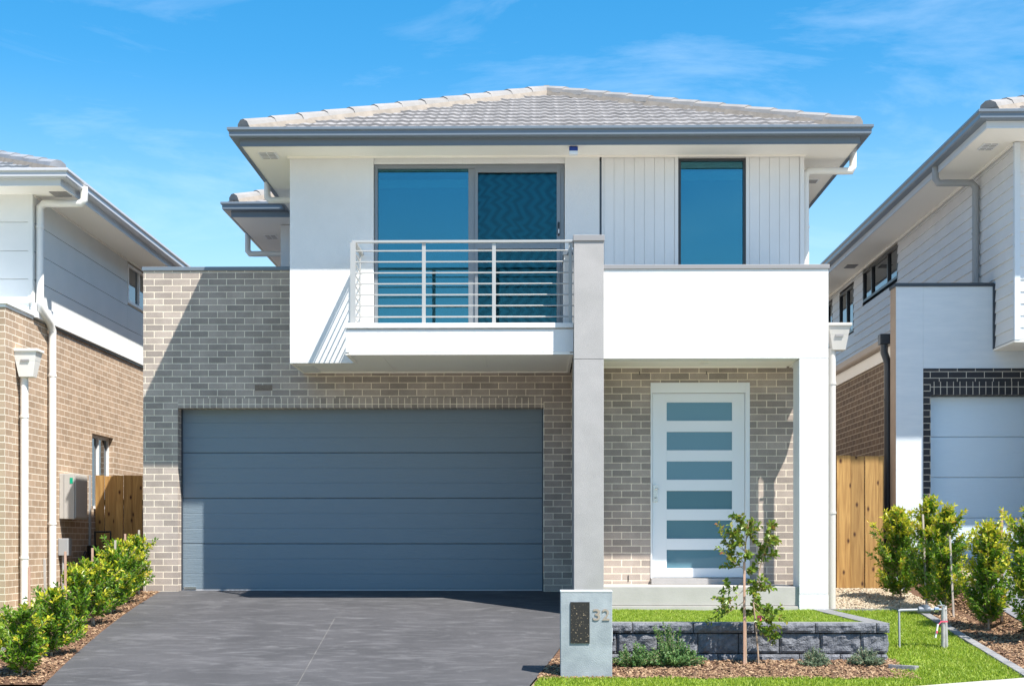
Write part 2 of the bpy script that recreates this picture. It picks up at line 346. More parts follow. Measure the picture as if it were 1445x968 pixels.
# one big ground sheet
def ground():
    xs = [-900,-300,-80,-30,-14,-9,-7,-6.05,-5.7,-5.35,-5,-4,-2,0,2,4,4.7,5,5.2,5.35,6,8,12,30,80,300,900]
    ys = [-900,-300,-100,-30,-8,0,4,7.6,9,11,12.9,14,15,16,17,18,18.6,19.2,19.5,20.2,22,26,34,60,120,300,900]
    mb = MB()
    for y in ys:
        for x in xs: mb.v.append((x, y, zg(x, y)-.05))
    n = len(xs)
    for j in range(len(ys)-1):
        for i in range(n-1): k = j*n+i; mb.f.append((k, k+1, k+n+1, k+n)); mb.mi.append(0)
    struct(mb.build('ground', M['earth']))
ground()
sheet('driveway', M['drive'], drive_l, drive_r, 12.0, 19.5, .004, 40, 14)
sheet('neighbour_driveway', noisy('grey_concrete_drive', (.16, .16, .18), (.22, .22, .24), 2, .8), 5.25, 10.5, 12.9, 19.75, .004, 20, 8)
pathx = lambda y: 3.76+(y-13.01)/.36
sheet('footpath', M['concrete'], pathx, lambda y: pathx(y)+4.2, 9.8, 14.6, .014, 30, 6)
sheet('road', M['road'], -60, 60, -1.5, 9.4, -.02, 12, 10)
sheet('far_footpath', M['concrete'], -60, 60, -6, -1.6, 0, 3, 10)
sheet('lawn', M['lawn'], lambda y: drive_r(y)+.03 if y < 13.3 else 3.2, lambda y: 4.45+.02*(y-13) if y > 13.4 else 5.2, 11.0, 17.5, -.002, 30, 14)
sheet('left_lawn', M['lawn'], -12, -5.42, 12.94, 18.3, -.002, 20, 14)
sheet('mulch_bed', M['mulch'], lambda y: drive_r(y)+.004, 3.47, 13.28, 17.0, .002, 20, 14)
sheet('left_mulch_bed', M['mulch'], -5.42, lambda y: drive_l(y)-.004, 12.94, 21.5, .0, 30, 6)
sheet('right_mulch_bed', M['mulch'], lambda y: 4.45+.02*(y-13)+.10 if y < 17.5 else 4.2, 5.24, 13.3, 19.5, .003, 30, 6)
sheet('gravel_path', M['gravel'], 3.4, 4.85, 17.45, 24, .001, 20, 6)

# ------------------------------------------------------------------ roofs & gutters
def tile_plane(mb, O, U, V, k, vmax, a, b, course=.325, tw=.30, mi=0):
    """tiled slope: O eave origin, U along eave, V horizontal up-slope; a(v), b(v) limits along U"""
    O, U, V = Vector(O), Vector(U), Vector(V); nc = int(math.ceil(vmax/course)); step = tw/8
    def P(u, v, h): return tuple(O+U*u+V*v+Vector((0,0,k*v+h)))
    for j in range(nc):
        v0 = j*course; v1 = min(v0+course+.02, vmax)
        a0, b0 = a(v0), b(v0); a1, b1 = a(v1), b(v1)
        if b0-a0 < .05: break
        i0 = math.floor(a0/step); i1 = math.ceil(b0/step); base = len(mb.v); cnt = 0
        for i in range(i0, i1+1):
            u = i*step; ph = (i % 8)/8
            w = .0075*math.cos(4*math.pi*ph+.4) + (.002 if ph < .4 else 0)
            notch = -.016 if i % 8 == 0 else 0
            jit = .0035*noise.noise(Vector((math.floor(i/8)*3.1, j*5.7, 0)))
            u0 = clamp(u, a0, b0); u1 = clamp(u, a1, b1)
            t = .034+w+jit
            mb.v.append(P(u0, v0+.004, t+notch-.03)); mb.v.append(P(u0, v0, t+notch)); mb.v.append(P(u1, v1, .004+w+notch*.5)); cnt += 1
        for i in range(cnt-1):
            q = base+i*3
            mb.f.append((q, q+3, q+4, q+1)); mb.f.append((q+1, q+4, q+5, q+2)); mb.mi += [mi, mi]
def hip_caps(mb, p0, p1, n, mm=None, mi=0, mj=1):
    p0, p1 = Vector(p0), Vector(p1); d = (p1-p0)/n
    sec = [(-.125,-.03),(-.10,.035),(-.03,.075),(.03,.075),(.10,.035),(.125,-.03)]
    bed = [(-.15,-.07),(-.12,.0),(.12,.0),(.15,-.07)]
    (mm or mb).prism(p0, p1, bed, mj if mm is None else 0)
    for i in range(n):
        a = p0+d*i; b = p0+d*(i+1)+d.normalized()*.03
        j = .006*random.uniform(-1, 1)
        mb.prism(a+Vector((j, 0, .018)), b+Vector((j, 0, 0)), sec, mi)
GUT = [(0,-.115),(.095,-.115),(.108,-.10),(.108,-.05),(.120,-.037),(.130,-.03),(.130,-.002),(.122,.002),(.112,-.006),(0,-.02)]
def sweep(mb, path, prof, zb, mi=0, out=1):
    """profile (outward, z) along plan path; outward = right-hand side of travel (out=1)"""
    P = [Vector((p[0], p[1], 0)) for p in path]; n = len(prof); b = len(mb.v)
    for k in range(len(P)):
        ds = []
        if k: ds.append((P[k]-P[k-1]).normalized())
        if k < len(P)-1: ds.append((P[k+1]-P[k]).normalized())
        ns = [Vector((d.y, -d.x, 0))*out for d in ds]
        m = ns[0] if len(ns) == 1 else (ns[0]+ns[1])/(1+ns[0].dot(ns[1]))
        for o, z in prof: q = P[k]+m*o; mb.v.append((q.x, q.y, zb+z))
    for k in range(len(P)-1):
        for i in range(n): j = (i+1) % n; mb.f.append((b+k*n+i, b+(k+1)*n+i, b+(k+1)*n+j, b+k*n+j)); mb.mi.append(mi)
    mb.f.append(tuple(b+i for i in range(n))); mb.f.append(tuple(b+(len(P)-1)*n+i for i in reversed(range(n)))); mb.mi += [mi, mi]
    return mb
FAS = lambda h: [(-.02,-h),(0,-h),(0,-h+.012),(-.004,-h+.018),(-.004,-h*.55),(0,-h*.55+.006),(0,0),(-.02,0)]
def hip_roof(parent, x0, x1, y0, y1, z, k, tilem, ridgem, name='roof', caps=14):
    """hip roof on a rectangle (eave tile line) with ridge running in y"""
    h = (x1-x0)/2; xc = (x0+x1)/2; W = x1-x0; D = y1-y0
    mb = MB()
    tile_plane(mb, (x0, y0, z), (1,0,0), (0,1,0), k, h, lambda v: v, lambda v: W-v)
    tile_plane(mb, (x0, y1, z), (0,-1,0), (1,0,0), k, h, lambda v: v, lambda v: D-v)
    tile_plane(mb, (x1, y0, z), (0,1,0), (-1,0,0), k, h, lambda v: v, lambda v: D-v)
    tile_plane(mb, (x1, y1, z), (-1,0,0), (0,-1,0), k, h, lambda v: v, lambda v: W-v)
    r = mb.build(name, tilem, parent)
    zt = z+k*h+.04
    for p0, p1, n in [((x0+.06, y0+.06, z+.06), (xc, y0+h, zt), caps), ((x1-.06, y0+.06, z+.06), (xc, y0+h, zt), caps), ((xc, y0+h, zt), (xc, y1-h, zt), 12), ((x0, y1, z+.05), (xc, y1-h, zt), caps), ((x1, y1, z+.05), (xc, y1-h, zt), caps)]:
        c = MB(); hip_caps(c, p0, p1, n); c.build('ridge_capping', [ridgem, M['mortar']], r)
    return r
def vent(parent, x, y, z, w=.30, d=.16, rot=0, col=None):
    mb = MB(); mb.box(x-w/2, x+w/2, y-d/2, y+d/2, z-.012, z-.001)
    s = mb
    for i in range(5):
        yy = y-d/2+.022+(d-.044)*i/4; s.box(x-w/2+.02, x-.008, yy-.007, yy+.007, z-.016, z-.012, 1); s.box(x+.008, x+w/2-.02, yy-.007, yy+.007, z-.016, z-.012, 1)
    return mb.build('vent', [col or M['plastic_white'], M['grey_cap']], parent)
def downpipe(parent, pts, r, m, brackets=(), name='downpipe'):
    o = MB().tube(pts, r, 16).build(name, m, parent, smooth=True)
    for (x, y, z, dx, dy) in brackets:
        b = MB().tube([(x, y, z-.014), (x, y, z+.014)], r+.007, 16)
        b.box(min(x, x+dx), max(x, x+dx) + (.012 if dx == 0 else 0), min(y, y+dy), max(y, y+dy) + (.012 if dy == 0 else 0), z-.008, z+.008)
        b.build('bracket', m, o)
    return o
def rainhead(parent, x, y, zt, m, w=.24, d=.20, h=.34):
    """tapered rain box with a rolled rim"""
    mb = MB(); mb.prism((x, y, zt-.03), (x, y, zt-.03-h*.35), [(-w/2,-d/2),(w/2,-d/2),(w/2,d/2),(-w/2,d/2)], sec1=[(-w*.42,-d*.42),(w*.42,-d*.42),(w*.42,d*.42),(-w*.42,d*.42)])
    mb.prism((x, y, zt-.03-h*.35), (x, y, zt-.03-h*.9), [(-w*.42,-d*.42),(w*.42,-d*.42),(w*.42,d*.42),(-w*.42,d*.42)], sec1=[(-w*.3,-d*.3),(w*.3,-d*.3),(w*.3,d*.3),(-w*.3,d*.3)])
    mb.box(x-w*.56, x+w*.56, y-d*.56, y+d*.56, zt-.035, zt)
    o = mb.build('rainhead', m, parent, bevel=.004)
    MB().box(x-w*.18, x+w*.18, y-d*.47, y-d*.40, zt-.16, zt-.135).build('overflow_slot', M['grey_cap'], o)
    return o

# ================================================================== MAIN HOUSE
H = thing('house', 'central two-storey house of white render and taupe brick with blue double garage door and balcony', 'house', (0, 19.16, 0))
G, U = 19.16, 18.12
# --- brickwork
b = MB()
b.box(-5.189, -4.728, G, G+.23, -.3, 2.55)
b.box(.112, .49, G, G+.23, -.3, 2.55)
b.box(-5.189, .49, G, G+.23, 2.55, 4.235)
b.box(-5.189, -4.96, G+.23, 27, -.3, 4.235)
b.box(.49, 1.437, 18.10, 18.33, .12, 2.827)
b.box(2.668, 3.30, 18.10, 18.33, .12, 2.827)
b.box(1.437, 2.668, 18.10, 18.33, 2.629, 2.827)
b.box(.49, .72, 18.33, G+.3, -.1, 2.80)
b.box(3.118, 3.348, 18.33, 30, -.3, 2.80); b.box(3.30, 3.348, 18.10, 18.33, -.3, 2.80)
b.build('brick_wall', M['brick'], H)
wh = MB()
for x, z in ((-3.589, 2.688),): wh.box(x-.115, x+.115, G-.004, G+.05, z-.038, z+.038)
wh.build('vent_brick', noisy('dark_brick', (.17, .13, .10), (.24, .19, .15), 60, .9), H)
MB().box(-4.728, .112, G+.001, G+.23, 2.42, 2.55).build('brick_lintel', M['rowlock'], H)
for x in (1.16, 2.86): MB().box(x-.005, x+.005, 18.094, 18.15, .16, .235).build('weep_hole', M['black'], H)
for x in (1.30, 2.13): MB().box(x-.004, x+.004, 18.094, 18.15, 2.73, 2.77).build('weep_hole', M['black'], H)
cap = MB(); cap.box(-5.205, -3.07, G-.016, G+.25, 4.235, 4.286); cap.box(-5.205, -4.94, G+.25, 27, 4.235, 4.286); cap.box(-3.07, -1.5, G-.016, G+.25, 4.235, 4.28)
cap.build('parapet_capping', M['slate'], H, bevel=.005)
MB().box(-4.96, -3.08, G+.23, 27, 4.05, 4.10).build('garage_roof', M['slate'], H)
# --- garage door (four lifting sections, each with two pressed ribs)
gd = MB(); x0, x1 = -4.722, .106; zt = 2.45; n = 4; hs = 2.43/n
for i in range(n):
    za = .02+i*hs; zb = za+hs-.005
    q = [(-.05, za), (-.003, za)]
    for j in range(3):
        a = za+(zb-za)*j/3; c = za+(zb-za)*(j+1)/3
        q += [(.0055 if j else .004, a+.005), (.006, a+.012), (.006, c-.012), (.0055 if j < 2 else .004, c-.005)]
        if j < 2: q += [(.003, c)]
    q += [(-.003, zb), (-.05, zb)]
    gd.prism((x0, 19.38, 0), (x1, 19.38, 0), q[::-1])
gd.box(x0, x1, 19.40, 19.44, 0.0, 2.6)
g = gd.build('garage_door', M['garage_door'], H)
MB().box(x0, x1, 19.365, 19.40, .0, .018).build('bottom_seal', M['lightmetal'], g)
MB().box(x0+.03, x0+.19, 19.35, 19.375, .02, .05).build('handle', M['chrome'], g)
MB().box(-4.727, -4.71, 19.345, 19.37, 0, 2.42).build('door_track', M['slate_dark'], g); MB().box(.095, .111, 19.345, 19.37, 0, 2.42).build('door_track', M['slate_dark'], g)
# --- upper rendered walls
w = MB()
w.box(-3.066, -2.018, U, U+.25, 2.905, 5.447); w.box(-3.066, -2.26, U, U+.018, 2.882, 2.904)
w.box(-2.018, .371, U+.0, U+.25, 2.905, 3.235)
w.box(-2.018, .371, U+.03, U+.25, 5.373, 5.447)
w.box(.371, .804, U, U+.25, 2.905, 5.447)
w.box(-3.066, -2.82, U+.25, 21.95, 2.882, 5.447)
w.box(-3.854, -3.60, 21.95, 27.6, 4.05, 5.447)
w.box(-3.60, -2.82, 21.95, 22.2, 4.05, 5.447)
w.box(-3.066, -2.82, U+.25, G, 2.905, 2.95)
w.build('upper_wall', M['white'], H, bevel=.003)
MB().box(-2.018, .371, U+.24, U+.9, 3.20, 3.22).box(-2.9, 3.1, U+.9, U+.95, 3.2, 5.44).build('interior', M['inside'], H)
# vertical groove cladding beside the window
cl = MB(); 
def boards(xa, xb, za, zb):
    n = max(1, round((xb-xa)/.135)); s = (xb-xa)/n
    for i in range(n): cl.box(xa+i*s+.0016, xa+(i+1)*s-.0016, U+.02, U+.045, za, zb)
boards(.86, 1.74, 3.3, 5.447); boards(2.67, 3.29, 3.3, 5.447)
cl.box(.83, 3.3, U+.032, U+.24, 3.0, 3.95)
cl.box(.83, 1.79, U+.032, U+.24, 3.9, 5.447); cl.box(2.63, 3.3, U+.032, U+.24, 3.9, 5.447)
cl.box(1.79, 2.63, U+.032, U+.24, 5.425, 5.447)
cl.box(3.298, 3.348, U+.006, U+.25, 2.80, 5.447); cl.box(3.1, 3.348, U+.25, 30, 2.80, 5.447)
cl.box(1.742, 1.784, U+.008, U+.05, 3.9, 5.447); cl.box(2.626, 2.668, U+.008, U+.05, 3.9, 5.447)
cl.build('cladding_wall', M['cladding'], H, bevel=.0008)
MB().box(.805, .829, U+.01, U+.05, 3.3, 5.40).build('joint_strip', M['slate_dark'], H)
MB().box(.858, .83, U+.015, U+.05, 3.3, 5.447).build('edge_trim', M['cladding'], H)
# --- window
fr = MB(); x0, x1, z0, z1 = 1.786, 2.624, 3.93, 5.422; ya, yb = U+.012, U+.09
fr.box(x0, x0+.032, ya, yb, z0, z1); fr.box(x1-.032, x1, ya, yb, z0, z1); fr.box(x0+.032, x1-.032, ya, yb, z1-.03, z1); fr.box(x0+.032, x1-.032, ya, yb, z0, z0+.05)
wn = fr.build('window', M['frame_dark'], H, bevel=.003)
MB().box(x0+.032, x1-.032, U+.05, U+.056, z0+.05, z1-.03).build('pane', M['glass'], wn)
MB().box(x0+.032, x1-.032, U+.13, U+.135, z0, z1-.17).build('blind', M['blind'], wn)
MB().box(x0+.032, x1-.032, U+.105, U+.128, z1-.25, z1-.14).build('blind_roll', M['blind_pale'], wn)
# --- sliding door
fr = MB(); x0, x1, z0, z1 = -2.012, .366, 3.24, 5.367; ya, yb = U+.05, U+.16
fr.box(x0, x0+.04, ya, yb, z0, z1); fr.box(x1-.05, x1, ya, yb, z0, z1); fr.box(x0+.04, x1-.05, ya, yb, z1-.045, z1); fr.box(x0+.04, x1-.05, ya, yb, z0, z0+.04)
fr.box(-.835, -.752, ya+.012, yb, z0+.04, z1-.045)
sd = fr.build('sliding_door', M['frame'], H, bevel=.003)
fd = MB(); fd.box(x0+.04, -.835, U+.10, U+.106, z0+.04, z1-.045); fd.build('pane', M['glass'], sd)
MB().box(x0+.04, -.8, U+.20, U+.205, z0, z1-.19).build('blind', M['blind'], sd)
MB().box(x0+.04, -.8, U+.165, U+.198, z1-.26, z1-.16).build('blind_roll', M['blind_pale'], sd)
f2 = MB(); f2.box(-.752, -.715, ya-.012, ya+.03, z0+.04, z1-.045); f2.box(x1-.095, x1-.05, ya-.012, ya+.03, z0+.04, z1-.045); f2.box(-.715, x1-.095, ya-.012, ya+.03, z1-.10, z1-.045)
f2.box(-.715, x1-.095, ya-.012, ya+.03, z0+.04, z0+.12); f2.box(-.715, x1-.095, ya-.012, ya+.03, 4.31, 4.385)
ss = f2.build('screen_door', M['frame'], sd, bevel=.002)
MB().box(-.752, x1-.05, U+.10, U+.106, z0+.04, z1-.045).build('pane', M['glass_screen'], sd)
MB().box(-.76, x1-.03, U+.20, U+.205, z0, z1-.06).build('screen_blind', M['zigzag'], sd)
MB().box(x1-.083, x1-.058, ya-.03, ya-.013, 4.47, 4.64).build('handle', M['black'], sd, bevel=.006)
MB().box(x1-.076, x1-.064, ya-.036, ya-.030, 4.50, 4.55).build('lock', M['plastic_white'], sd)
# --- balcony
s = MB(); s.box(-2.258, .455, 17.27, U-.001, 2.905, 3.175); s.box(-2.262, .455, 17.25, U-.001, 3.19, 3.25); s.box(-2.24, .45, 17.30, U-.002, 3.175, 3.19)
s.build('balcony', M['white'], H, bevel=.004)
s = MB(); s.box(-2.24, .455, 17.30, G-.001, 2.889, 2.903); s.box(-3.05, -2.24, U+.02, G-.001, 2.889, 2.903)
for x in (-1.85, -.62): s.box(x-.012, x+.012, 17.31, G-.002, 2.884, 2.8885)
for a in ((-3.066, -3.03, U+.02, G-.045), (-3.066, .455, G-.04, G-.002), (-2.258, -2.22, 17.272, U-.01), (-2.215, .415, 17.272, 17.31), (.42, .455, 17.272, G-.045)):
    s.box(a[0], a[1], a[2], a[3], 2.876, 2.8885 if a[3] > 17.5 else 2.9045)
s.build('balcony_soffit', M['soffit'], H)
rl = MB(); rl.box(-2.19, .457, 17.335, 17.385, 4.222, 4.25); rl.box(-2.19, -2.14, 17.385, 18.115, 4.222, 4.25)
rail = rl.build('railing', M['rail'], H, bevel=.003)
def post(x0, x1, y0, y1, z0=3.25, z1=4.222):
    p = MB(); p.box(x0, x1, y0, y1, z0, z1); p.box(x0-.02, x1+.02, y0-.02, y1+.02, 3.251, 3.262); p.build('post', M['rail'], rail, bevel=.002)
post(-1.352, -1.308, 17.352, 17.366); post(-.513, -.469, 17.352, 17.366); post(-2.21, -2.145, 17.33, 17.345); post(.40, .44, 17.352, 17.366); post(-2.178, -2.164, 17.98, 18.04)
for i in range(7):
    z = 3.339+i*(4.127-3.339)/6
    r_ = MB(); r_.tube([(-2.172, 17.36, z), (.457, 17.36, z)], .0085, 8); r_.tube([(-2.172, 17.36, z), (-2.172, 18.115, z)], .0085, 8)
    r_.build('rod', M['rail'], rail, smooth=True)
# --- pillar, return wall, portico
p = MB(); p.box(.457, .806, 17.05, 17.42, -.35, 2.787); p.box(.457, .806, 17.05, 17.42, 2.793, 4.175); p.box(.465, .798, 17.06, 17.41, 2.78, 2.80)
p.box(.462, .78, 17.42, 18.098, -.1, 3.2)
pl = p.build('pillar', M['grey_render'], H, bevel=.003)
MB().box(.447, .816, 17.035, 17.44, 4.175, 4.245).build('pillar_capping', M['grey_cap'], pl, bevel=.004)
MB().box(.35, .456, 17.50, U-.002, 3.251, 4.10).build('return_wall', M['white'], H, bevel=.003)
MB().box(.335, .456, 17.485, U-.002, 4.10, 4.14).build('return_capping', M['slate'], H)
p = MB(); p.box(.807, 3.439, 17.09, 17.34, 2.801, 3.85); p.box(3.19, 3.439, 17.34, 18.10, 2.801, 3.85)
pa = p.build('portico_parapet', M['white'], H, bevel=.003)
c = MB(); c.box(.800, 3.452, 17.075, 17.36, 3.85, 3.90); c.box(3.175, 3.452, 17.36, 18.10, 3.85, 3.90)
c.build('parapet_capping', M['grey_cap'], pa, bevel=.004)
MB().box(.807, 3.19, 17.34, 18.1, 3.1, 3.15).build('portico_deck', M['grey_cap'], H)
cc = MB(); cc.box(3.10, 3.439, 17.09, 17.50, .042, 2.795); cc.box(3.098, 3.441, 17.088, 17.502, -.4, .036); cc.box(3.112, 3.427, 17.102, 17.488, .03, 2.81)
cc.build('column', M['white'], H, bevel=.003)
pc = MB(); pc.box(.81, 3.19, 17.34, 18.098, 2.828, 2.84)
for a in ((.81, 3.12, 18.06, 18.098), (.81, .85, 17.34, 18.06), (3.15, 3.19, 17.5, 18.06)): pc.box(*a, 2.808, 2.8275)
ce = pc.build('portico_ceiling', M['soffit'], H)
MB().tube([(2.056, 17.66, 2.8275), (2.056, 17.66, 2.815)], .052, 20).build('downlight', M['lamp'], ce)
st = MB(); st.box(.62, 3.10, 17.13, 18.10, -.10, .125); st.box(.62, 3.10, 17.10, 18.0, -.45, -.105)
st.build('porch', M['porch'], H, bevel=.006)
# --- front door
fr = MB(); ya = 18.09
fr.box(1.437, 1.457, ya, 18.2, .2, 2.629); fr.box(2.612, 2.668, ya, 18.2, .2, 2.629); fr.box(1.457, 2.612, ya, 18.2, 2.50, 2.629)
dr = fr.build('front_door', M['door_paint'], H, bevel=.003)
MB().box(1.437, 2.668, 17.97, 18.2, .126, .2).build('sill', M['grey_render'], dr, bevel=.004)
lf = MB(); y0, y1 = 18.125, 18.165; xs = (1.462, 1.640, 2.453, 2.607)
lf.box(xs[0], xs[1], y0, y1, .21, 2.495); lf.box(xs[2], xs[3], y0, y1, .21, 2.495)
tops = [2.386-.3667*i for i in range(6)]; prev = 2.495
for t in tops: lf.box(xs[1], xs[2], y0, y1, t, prev); prev = t-.228
lf.box(xs[1], xs[2], y0, y1, .21, prev)
ds = lf.build('door_leaf', M['door_paint'], dr, bevel=.002)
for t in tops: MB().box(xs[1], xs[2], y0+.015, y0+.021, t-.228, t).build('pane', M['frosted'], dr)
MB().box(xs[1]-.05, xs[2]+.05, y1+.03, y1+.04, .25, 2.45).build('door_lining', noisy('hall_grey', (.30, .46, .54), (.34, .50, .58), 1, .9), dr)
h = MB(); h.box(1.472, 1.528, y0-.014, y0, 1.15, 1.36); h.tube([(1.50, y0-.01, 1.31), (1.50, y0-.05, 1.31), (1.52, y0-.055, 1.31), (1.63, y0-.055, 1.31)], .010, 10); h.tube([(1.50, y0-.012, 1.20), (1.50, y0-.026, 1.20)], .017, 14)
h.build('handle', M['chrome'], dr, bevel=.002)
MB().box(1.487, 1.513, y0-.028, y0-.0265, 1.195, 1.205).build('lock', M['black'], dr)
# --- eaves
ef = [(-3.585, 30.3), (-3.585, 17.58), (3.925, 17.58), (3.925, 30.3)]
sweep(MB(), ef, GUT, 5.645).build('gutter', M['slate'], H)
sweep(MB(), ef, FAS(.165), 5.612).build('fascia', M['slate'], H)
sf = MB(); sf.box(-3.565, 3.905, 17.60, 18.4, 5.455, 5.47); sf.box(-3.565, -2.9, 18.4, 30, 5.455, 5.47); sf.box(3.2, 3.905, 18.4, 30, 5.455, 5.47)
sf.box(-4.48, -3.566, 21.45, 30, 5.4545, 5.469)
for a in ((-3.09, .83, 18.085, 18.119, ), (.83, 3.37, 18.10, 18.125), (-3.09, -3.067, 18.119, 21.9), (3.349, 3.372, 18.125, 30)): sf.box(*a, 5.437, 5.4545)
so = sf.build('soffit', M['soffit'], H)
vent(so, -3.31, 18.0, 5.455, .22, .30); vent(so, 3.62, 19.4, 5.455, .3, .2); vent(so, -4.15, 22.8, 5.455, .2, .28)
ef2 = [(-4.50, 30.3), (-4.50, 21.43), (-3.45, 21.43)]
sweep(MB(), ef2, GUT, 5.650).build('gutter', M['slate'], H)
sweep(MB(), ef2, FAS(.165), 5.617).build('fascia', M['slate'], H)
hip_roof(H, -3.61, 3.955, 17.555, 30.4, 5.63, .42, M['tile'], M['ridge'], caps=13)
# projecting wing behind: front slope up to the valley, left slope
k = .415; rb = MB()
tile_plane(rb, (-4.53, 21.40, 5.64), (1,0,0), (0,1,0), k, 3.2, lambda v: v, lambda v: v+.95)
tile_plane(rb, (-4.53, 30.4, 5.64), (0,-1,0), (1,0,0), k, 3.2, lambda v: 0, lambda v: 9.03-v)
rw = rb.build('roof', M['tile'], H)
cp = MB(); hip_caps(cp, (-4.47, 21.46, 5.71), (-1.36, 24.57, 7.02), 11); cp.build('ridge_capping', [M['ridge'], M['mortar']], rw)
# --- pipes on the main house
downpipe(H, [(3.99, 18.30, 5.56), (3.99, 18.30, 5.36), (3.96, 18.30, 5.30), (3.44, 18.30, 5.30), (3.395, 18.30, 5.26), (3.395, 18.30, 3.86)], .045, M['pipe'], [(3.395, 18.30, 4.6, -.05, 0)])
downpipe(H, [(-3.64, 19.7, 5.56), (-3.64, 19.7, 5.34), (-3.60, 19.7, 5.29), (-3.10, 19.7, 5.29)], .045, M['pipe'])
downpipe(H, [(-4.54, 22.9, 5.56), (-4.54, 22.9, 5.25), (-4.50, 22.9, 5.2), (-3.9, 22.9, 5.2)], .045, M['pipe'])
rainhead(H, 3.635, 17.5, 3.262, M['pipe_beige'], .26, .22, .32)
downpipe(H, [(3.565, 17.5, 2.97), (3.565, 17.5, -.22)], .045, M['pipe_beige'], [(3.565, 17.5, 1.0, -.12, 0), (3.565, 17.5, 2.55, -.12, 0)])
# alarm strobe under the eave
al = thing('alarm_siren', 'small blue-topped white alarm box hanging under the eave left of the cladding', 'alarm', (.468, 17.68, 5.45))
MB().box(.415, .52, 17.64, 17.72, 5.395, 5.4445).build('strobe', M['navy'], al, bevel=.006)
MB().box(.415, .52, 17.64, 17.72, 5.35, 5.3945).build('casing', M['plastic_white'], al, bevel=.006)

# ================================================================== LEFT NEIGHBOUR
A = thing('house', 'neighbouring house cut by the left edge with tan brick below pale horizontal wall panels', 'house', (-10, 18, -.3))
b = MB(); b.box(-14, -6.6, 17.99, 18.22, -.9, 3.57)
for a in ((18.22, 21.55, -.9, 3.57), (22.64, 32, -.9, 3.57), (21.55, 22.64, -.9, 1.15), (21.55, 22.64, 2.27, 3.57)): b.box(-6.83, -6.6, a[0], a[1], a[2], a[3])
b.build('brick_wall', M['brick_tan'], A)
c = MB(); c.box(-14, -6.57, 17.96, 18.99, 3.61, 3.67); c.box(-14, -6.59, 17.98, 18.99, 3.571, 3.609); c.build('wall_capping', M['frame_white'], A, bevel=.004)
c = MB(); c.box(-6.62, -6.585, 19.7, 32, 3.57, 3.60); c.build('flashing', M['slate_dark'], A)
c = MB(); c.box(-6.63, -6.555, 19.0, 32, 3.601, 3.685); c.box(-6.63, -6.57, 19.0, 32, 3.69, 3.79); c.build('wall_trim', M['frame_white'], A, bevel=.004)
pn = MB(); zs = [3.79, 4.10, 4.47, 4.847, 5.26]
for i in range(4):
    z0, z1 = zs[i]+.004, zs[i+1]-.004
    pn.box(-14, -6.66, 18.983, 19.03, z0, z1)
    for ya, yb in ((19.03, 23.43), (24.9, 32)): pn.box(-6.65, -6.6, ya, yb, z0, z1)
    if z1 < 4.55: pn.box(-6.65, -6.6, 23.43, 24.9, z0, z1)
pn.box(-14, -6.655, 19.0, 19.06, 3.6, 5.26); pn.box(-6.66, -6.62, 19.03, 23.43, 3.7, 5.26); pn.box(-6.66, -6.62, 24.9, 32, 3.7, 5.26); pn.box(-6.66, -6.62, 23.43, 24.9, 3.7, 4.5)
pn.box(-6.66, -6.597, 18.975, 19.03, 3.79, 5.26)
pn.build('panel_wall', M['panel'], A, bevel=.002)
ef = [(-14, 18.47), (-6.06, 18.47), (-6.06, 32)]
sweep(MB(), ef, GUT, 5.395, out=1).build('gutter', M['lightmetal'], A)
sweep(MB(), ef, FAS(.16), 5.36, out=1).build('fascia', M['fascia_pale'], A)
s = MB(); s.box(-14, -6.08, 18.49, 19.0, 5.21, 5.225); s.box(-6.7, -6.08, 19.0, 32, 5.21, 5.225); s.box(-6.6, -6.575, 19.03, 32, 5.19, 5.209)
s = s.build('soffit', M['soffit'], A)
vent(s, -6.22, 18.95, 5.21, .22, .26, col=M['grey_cap'])
hip_roof(A, -14.5, -6.05, 18.46, 33, 5.385, .38, M['tile_grey'], noisy('grey_ridge', (.2, .21, .23), (.27, .28, .3), 4, .8), caps=15)
def side_window(parent, X, sgn, y0, y1, z0, z1, splits, frame, glass, inset=.0, back=True):
    """window in a wall whose face is x = X and which looks along sgn"""
    f = MB(); t = .045; d = .06; xa, xb = sorted((X+sgn*(.012-inset), X-sgn*(d+inset)))
    f.box(xa, xb, y0, y0+t, z0, z1); f.box(xa, xb, y1-t, y1, z0, z1); f.box(xa, xb, y0+t, y1-t, z1-t, z1); f.box(xa, xb, y0+t, y1-t, z0, z0+t)
    for q in splits: f.box(xa, xb, q-.025, q+.025, z0+t, z1-t)
    o = f.build('window', frame, parent)
    xm = (xa+xb)/2; edges = [y0+t]+[q for q in splits]+[y1-t]
    for i in range(len(edges)-1): MB().box(xm-.003, xm+.003, edges[i]+(.025 if i else 0), edges[i+1]-(.025 if i < len(edges)-2 else 0), z0+t, z1-t).build('pane', glass, o)
    q = X-sgn*(.16+inset); MB().box(min(q, q-sgn*.01), max(q, q-sgn*.01), y0-.05, y1+.05, z0-.05, z1+.05).build('interior', M['inside'], o)
    return o
side_window(A, -6.6, 1, 23.43, 24.9, 4.53, 5.16, [24.1], M['frame_white'], M['glass_dark'])
side_window(A, -6.68, 1, 21.55, 22.64, 1.15, 2.27, [22.1], M['frame_white'], M['glass_dark'])
downpipe(A, [(-5.95, 19.08, 5.33), (-5.95, 19.08, 5.16), (-5.99, 19.08, 5.11), (-6.48, 19.08, 5.11), (-6.535, 19.08, 5.06), (-6.535, 19.08, 3.80), (-6.535, 19.12, 3.72), (-6.53, 19.45, 3.60), (-6.53, 19.56, 3.5), (-6.53, 19.56, -.25)], .05, M['pipe'], [(-6.53, 19.56, 2.9, -.07, 0), (-6.53, 19.56, .9, -.07, 0), (-6.535, 19.08, 4.8, -.06, 0)])
